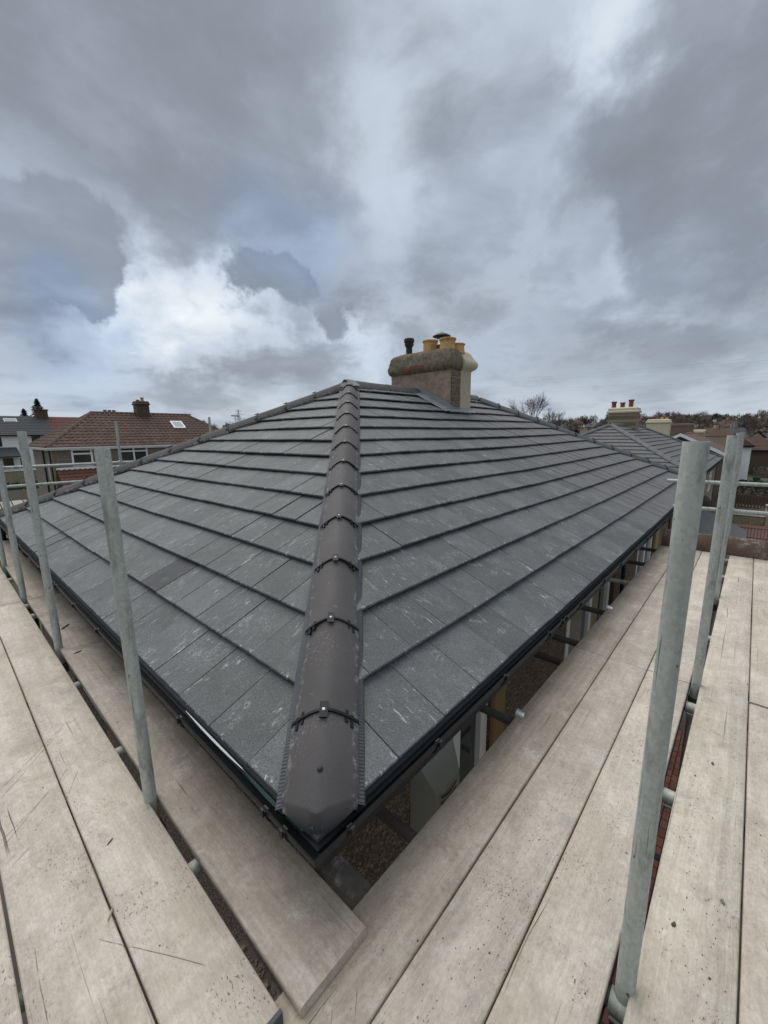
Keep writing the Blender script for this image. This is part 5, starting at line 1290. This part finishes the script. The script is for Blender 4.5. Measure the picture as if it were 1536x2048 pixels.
def scatter(a0, a1, r0, r1, n, ever, label, grp):
    for k in range(n):
        a = radians(rg.uniform(a0, a1)); r = rg.uniform(r0, r1); x, y = CAM.x+r*cos(a), CAM.y+r*sin(a)
        ev = rg.random() < ever
        tree((rg.choice(CE) if ev else rg.choice(CL)), x, y, land_z(x, y)-.3, label[1] if ev else label[0], rg.uniform(.6, 1.15), rg.random()*6, grp[1] if ev else grp[0], 'conifer' if ev else 'bare_tree')
HLb = (('brown leafless tree on the distant hillside to the right', 'dark evergreen tree on the distant hillside to the right'), ('leafless trees of the right hillside', 'evergreens of the right hillside'))
scatter(-4, 12, 300, 470, 95, .22, *HLb)
scatter(-4, 12, 150, 300, 50, .2, *HLb)
scatter(11, 24, 200, 470, 60, .25, *HLb)
HLl = (('brown leafless tree on the distant skyline to the left', 'dark evergreen tree on the distant skyline to the left'), ('leafless trees of the left skyline', 'evergreens of the left skyline'))
scatter(58, 66, 170, 330, 26, .15, *HLl)
scatter(82, 92, 160, 300, 46, .55, *HLl)
def far_house_mesh(wm, rm):
    w1 = MB().box(-4.5, 4.5, -3.5, 3.5, 0, 4.6, M[wm]).mesh('wall')
    r1 = MB().add([(-4.9, -3.9, 4.4), (4.9, -3.9, 4.4), (4.9, 3.9, 4.4), (-4.9, 3.9, 4.4), (-2.2, 0, 7), (2.2, 0, 7)], [(0, 1, 5, 4), (1, 2, 5), (2, 3, 4, 5), (3, 0, 4), (0, 3, 2, 1)], M[rm]).mesh('roof')
    c1 = MB().box(-.5, .5, -.4, .4, 6.2, 8.0, M[wm]).mesh('chimney')
    wn = MB()
    for sx in (-2.4, 0, 2.2):
        for z in (1.2, 3.1): wn.box(sx-.6, sx+.6, -3.53, -3.45, z, z+1, M['glass_dark']); wn.box(-4.53, -4.45, sx-.6, sx+.6, z, z+1, M['glass_dark'])
    return w1, r1, c1, wn.mesh('window')
FH = [far_house_mesh('stone_buff', 'tile_far_brown'), far_house_mesh('white_render', 'tile_far_red'), far_house_mesh('render_brown', 'tile_far_dark'), far_house_mesh('render_cream', 'tile_far_brown')]
FL = ['small stone house with a brown roof on the distant hillside', 'small white house with a red-brown roof on the distant hillside', 'small brown house with a dark roof on the distant hillside', 'small cream house with a brown roof on the distant hillside']
def far_house(x, y, k, rz):
    o = thing('far_house', FL[k], 'house', (x, y, land_z(x, y)-.4), rz, 'far hillside houses, kind %s' % ('stone', 'white', 'brown', 'cream')[k])
    for nm, me in zip(('wall', 'roof', 'chimney', 'window'), FH[k]): link(nm, me, o)
for k in range(60):
    a = radians(rg.uniform(-4, 14)); r = rg.uniform(150, 430); far_house(CAM.x+r*cos(a), CAM.y+r*sin(a), rg.choice((0, 0, 1, 2, 2, 3)), rg.uniform(0, 3.1))
for k in range(8):
    a = radians(rg.uniform(14, 26)); r = rg.uniform(180, 380); far_house(CAM.x+r*cos(a), CAM.y+r*sin(a), rg.choice((0, 1, 2, 3)), rg.uniform(0, 3.1))
far_house(84, 152, 2, .3)

# ------------------------------------------------------------------ pylon, wires, floodlights
py = thing('pylon', 'distant electricity pylon standing over the left hip', 'pylon', (183.5, 330, land_z(183.5, 330)))
H = 23.3-land_z(183.5, 330); mb = MB()
for sx, sy in ((1, 1), (1, -1), (-1, 1), (-1, -1)):
    mb.tube((sx*2.6, sy*2.6, 0), (sx*.7, sy*.7, H*.72), .14, n=4); mb.tube((sx*.7, sy*.7, H*.72), (0, 0, H), .12, n=4)
for k in range(7):
    z0, z1 = H*.10*k, H*.10*(k+1); w0, w1 = 2.6-1.9*(z0/(H*.72)), 2.6-1.9*(z1/(H*.72))
    for s in (-1, 1):
        mb.tube((-w0, s*w0, z0), (w1, s*w1, z1), .08, n=3); mb.tube((w0, s*w0, z0), (-w1, s*w1, z1), .08, n=3); mb.tube((s*w0, -w0, z0), (s*w1, w1, z1), .08, n=3)
mb.mats = [M['pylon_steel']]; mb.mi = [0]*len(mb.f); mb.obj('tower', py)
for z, hw in ((.60, 4.2), (.78, 3.6), (.90, 2.4)):
    a = MB(); dx, dy = .75*hw*1.2, -.55*hw*1.2
    for s in (-1, 1): a.tube((0, 0, H*z+.6), (s*dx, s*dy, H*z), .10, n=4); a.tube((0, 0, H*z-.6), (s*dx, s*dy, H*z), .10, n=4)
    a.mats = [M['pylon_steel']]; a.mi = [0]*len(a.f); a.obj('crossarm', py)
def wire(pts, label):
    mb = MB()
    for a, c_ in zip(pts, pts[1:]): mb.tube(a, c_, .011, n=4, caps=False)
    mb.mats = [M['wire']]; mb.mi = [0]*len(mb.f); o = mb.obj('power_line'); tag(o, label, 'wire', 'power lines across the sky'); return o
for k, (z0, l_) in enumerate(((21.5, 'topmost thin power line over the street houses'), (20.6, 'second thin power line from the top over the street houses'), (17.2, 'third thin power line over the street houses'), (16.4, 'lowest thin power line over the street houses'))):
    wire([(150, 90-12*i, z0-1.8*sin(pi*i/12)+.0*i) for i in range(13)], l_)
for x, y, z, l_ in ((40, 150, 9.0, 'floodlight mast over the red roof at the left'), (90, 165, 9.2, 'floodlight mast behind the left hip')):
    o = thing('floodlight_mast', l_, 'lamp', (x, y, land_z(x, y)))
    hh = z-land_z(x, y); MB().tube((0, 0, 0), (0, 0, hh), .12, n=6, m=M['pylon_steel']).obj('mast', o)
    for k in (-1.2, 0, 1.2): MB().box(k-.45, k+.45, -.2, .2, hh-.1, hh+.3, M['black_matt']).obj('lamp_head', o)
    MB().box(-1.6, 1.6, -.06, .06, hh-.16, hh-.1, M['pylon_steel']).obj('crossbar', o)
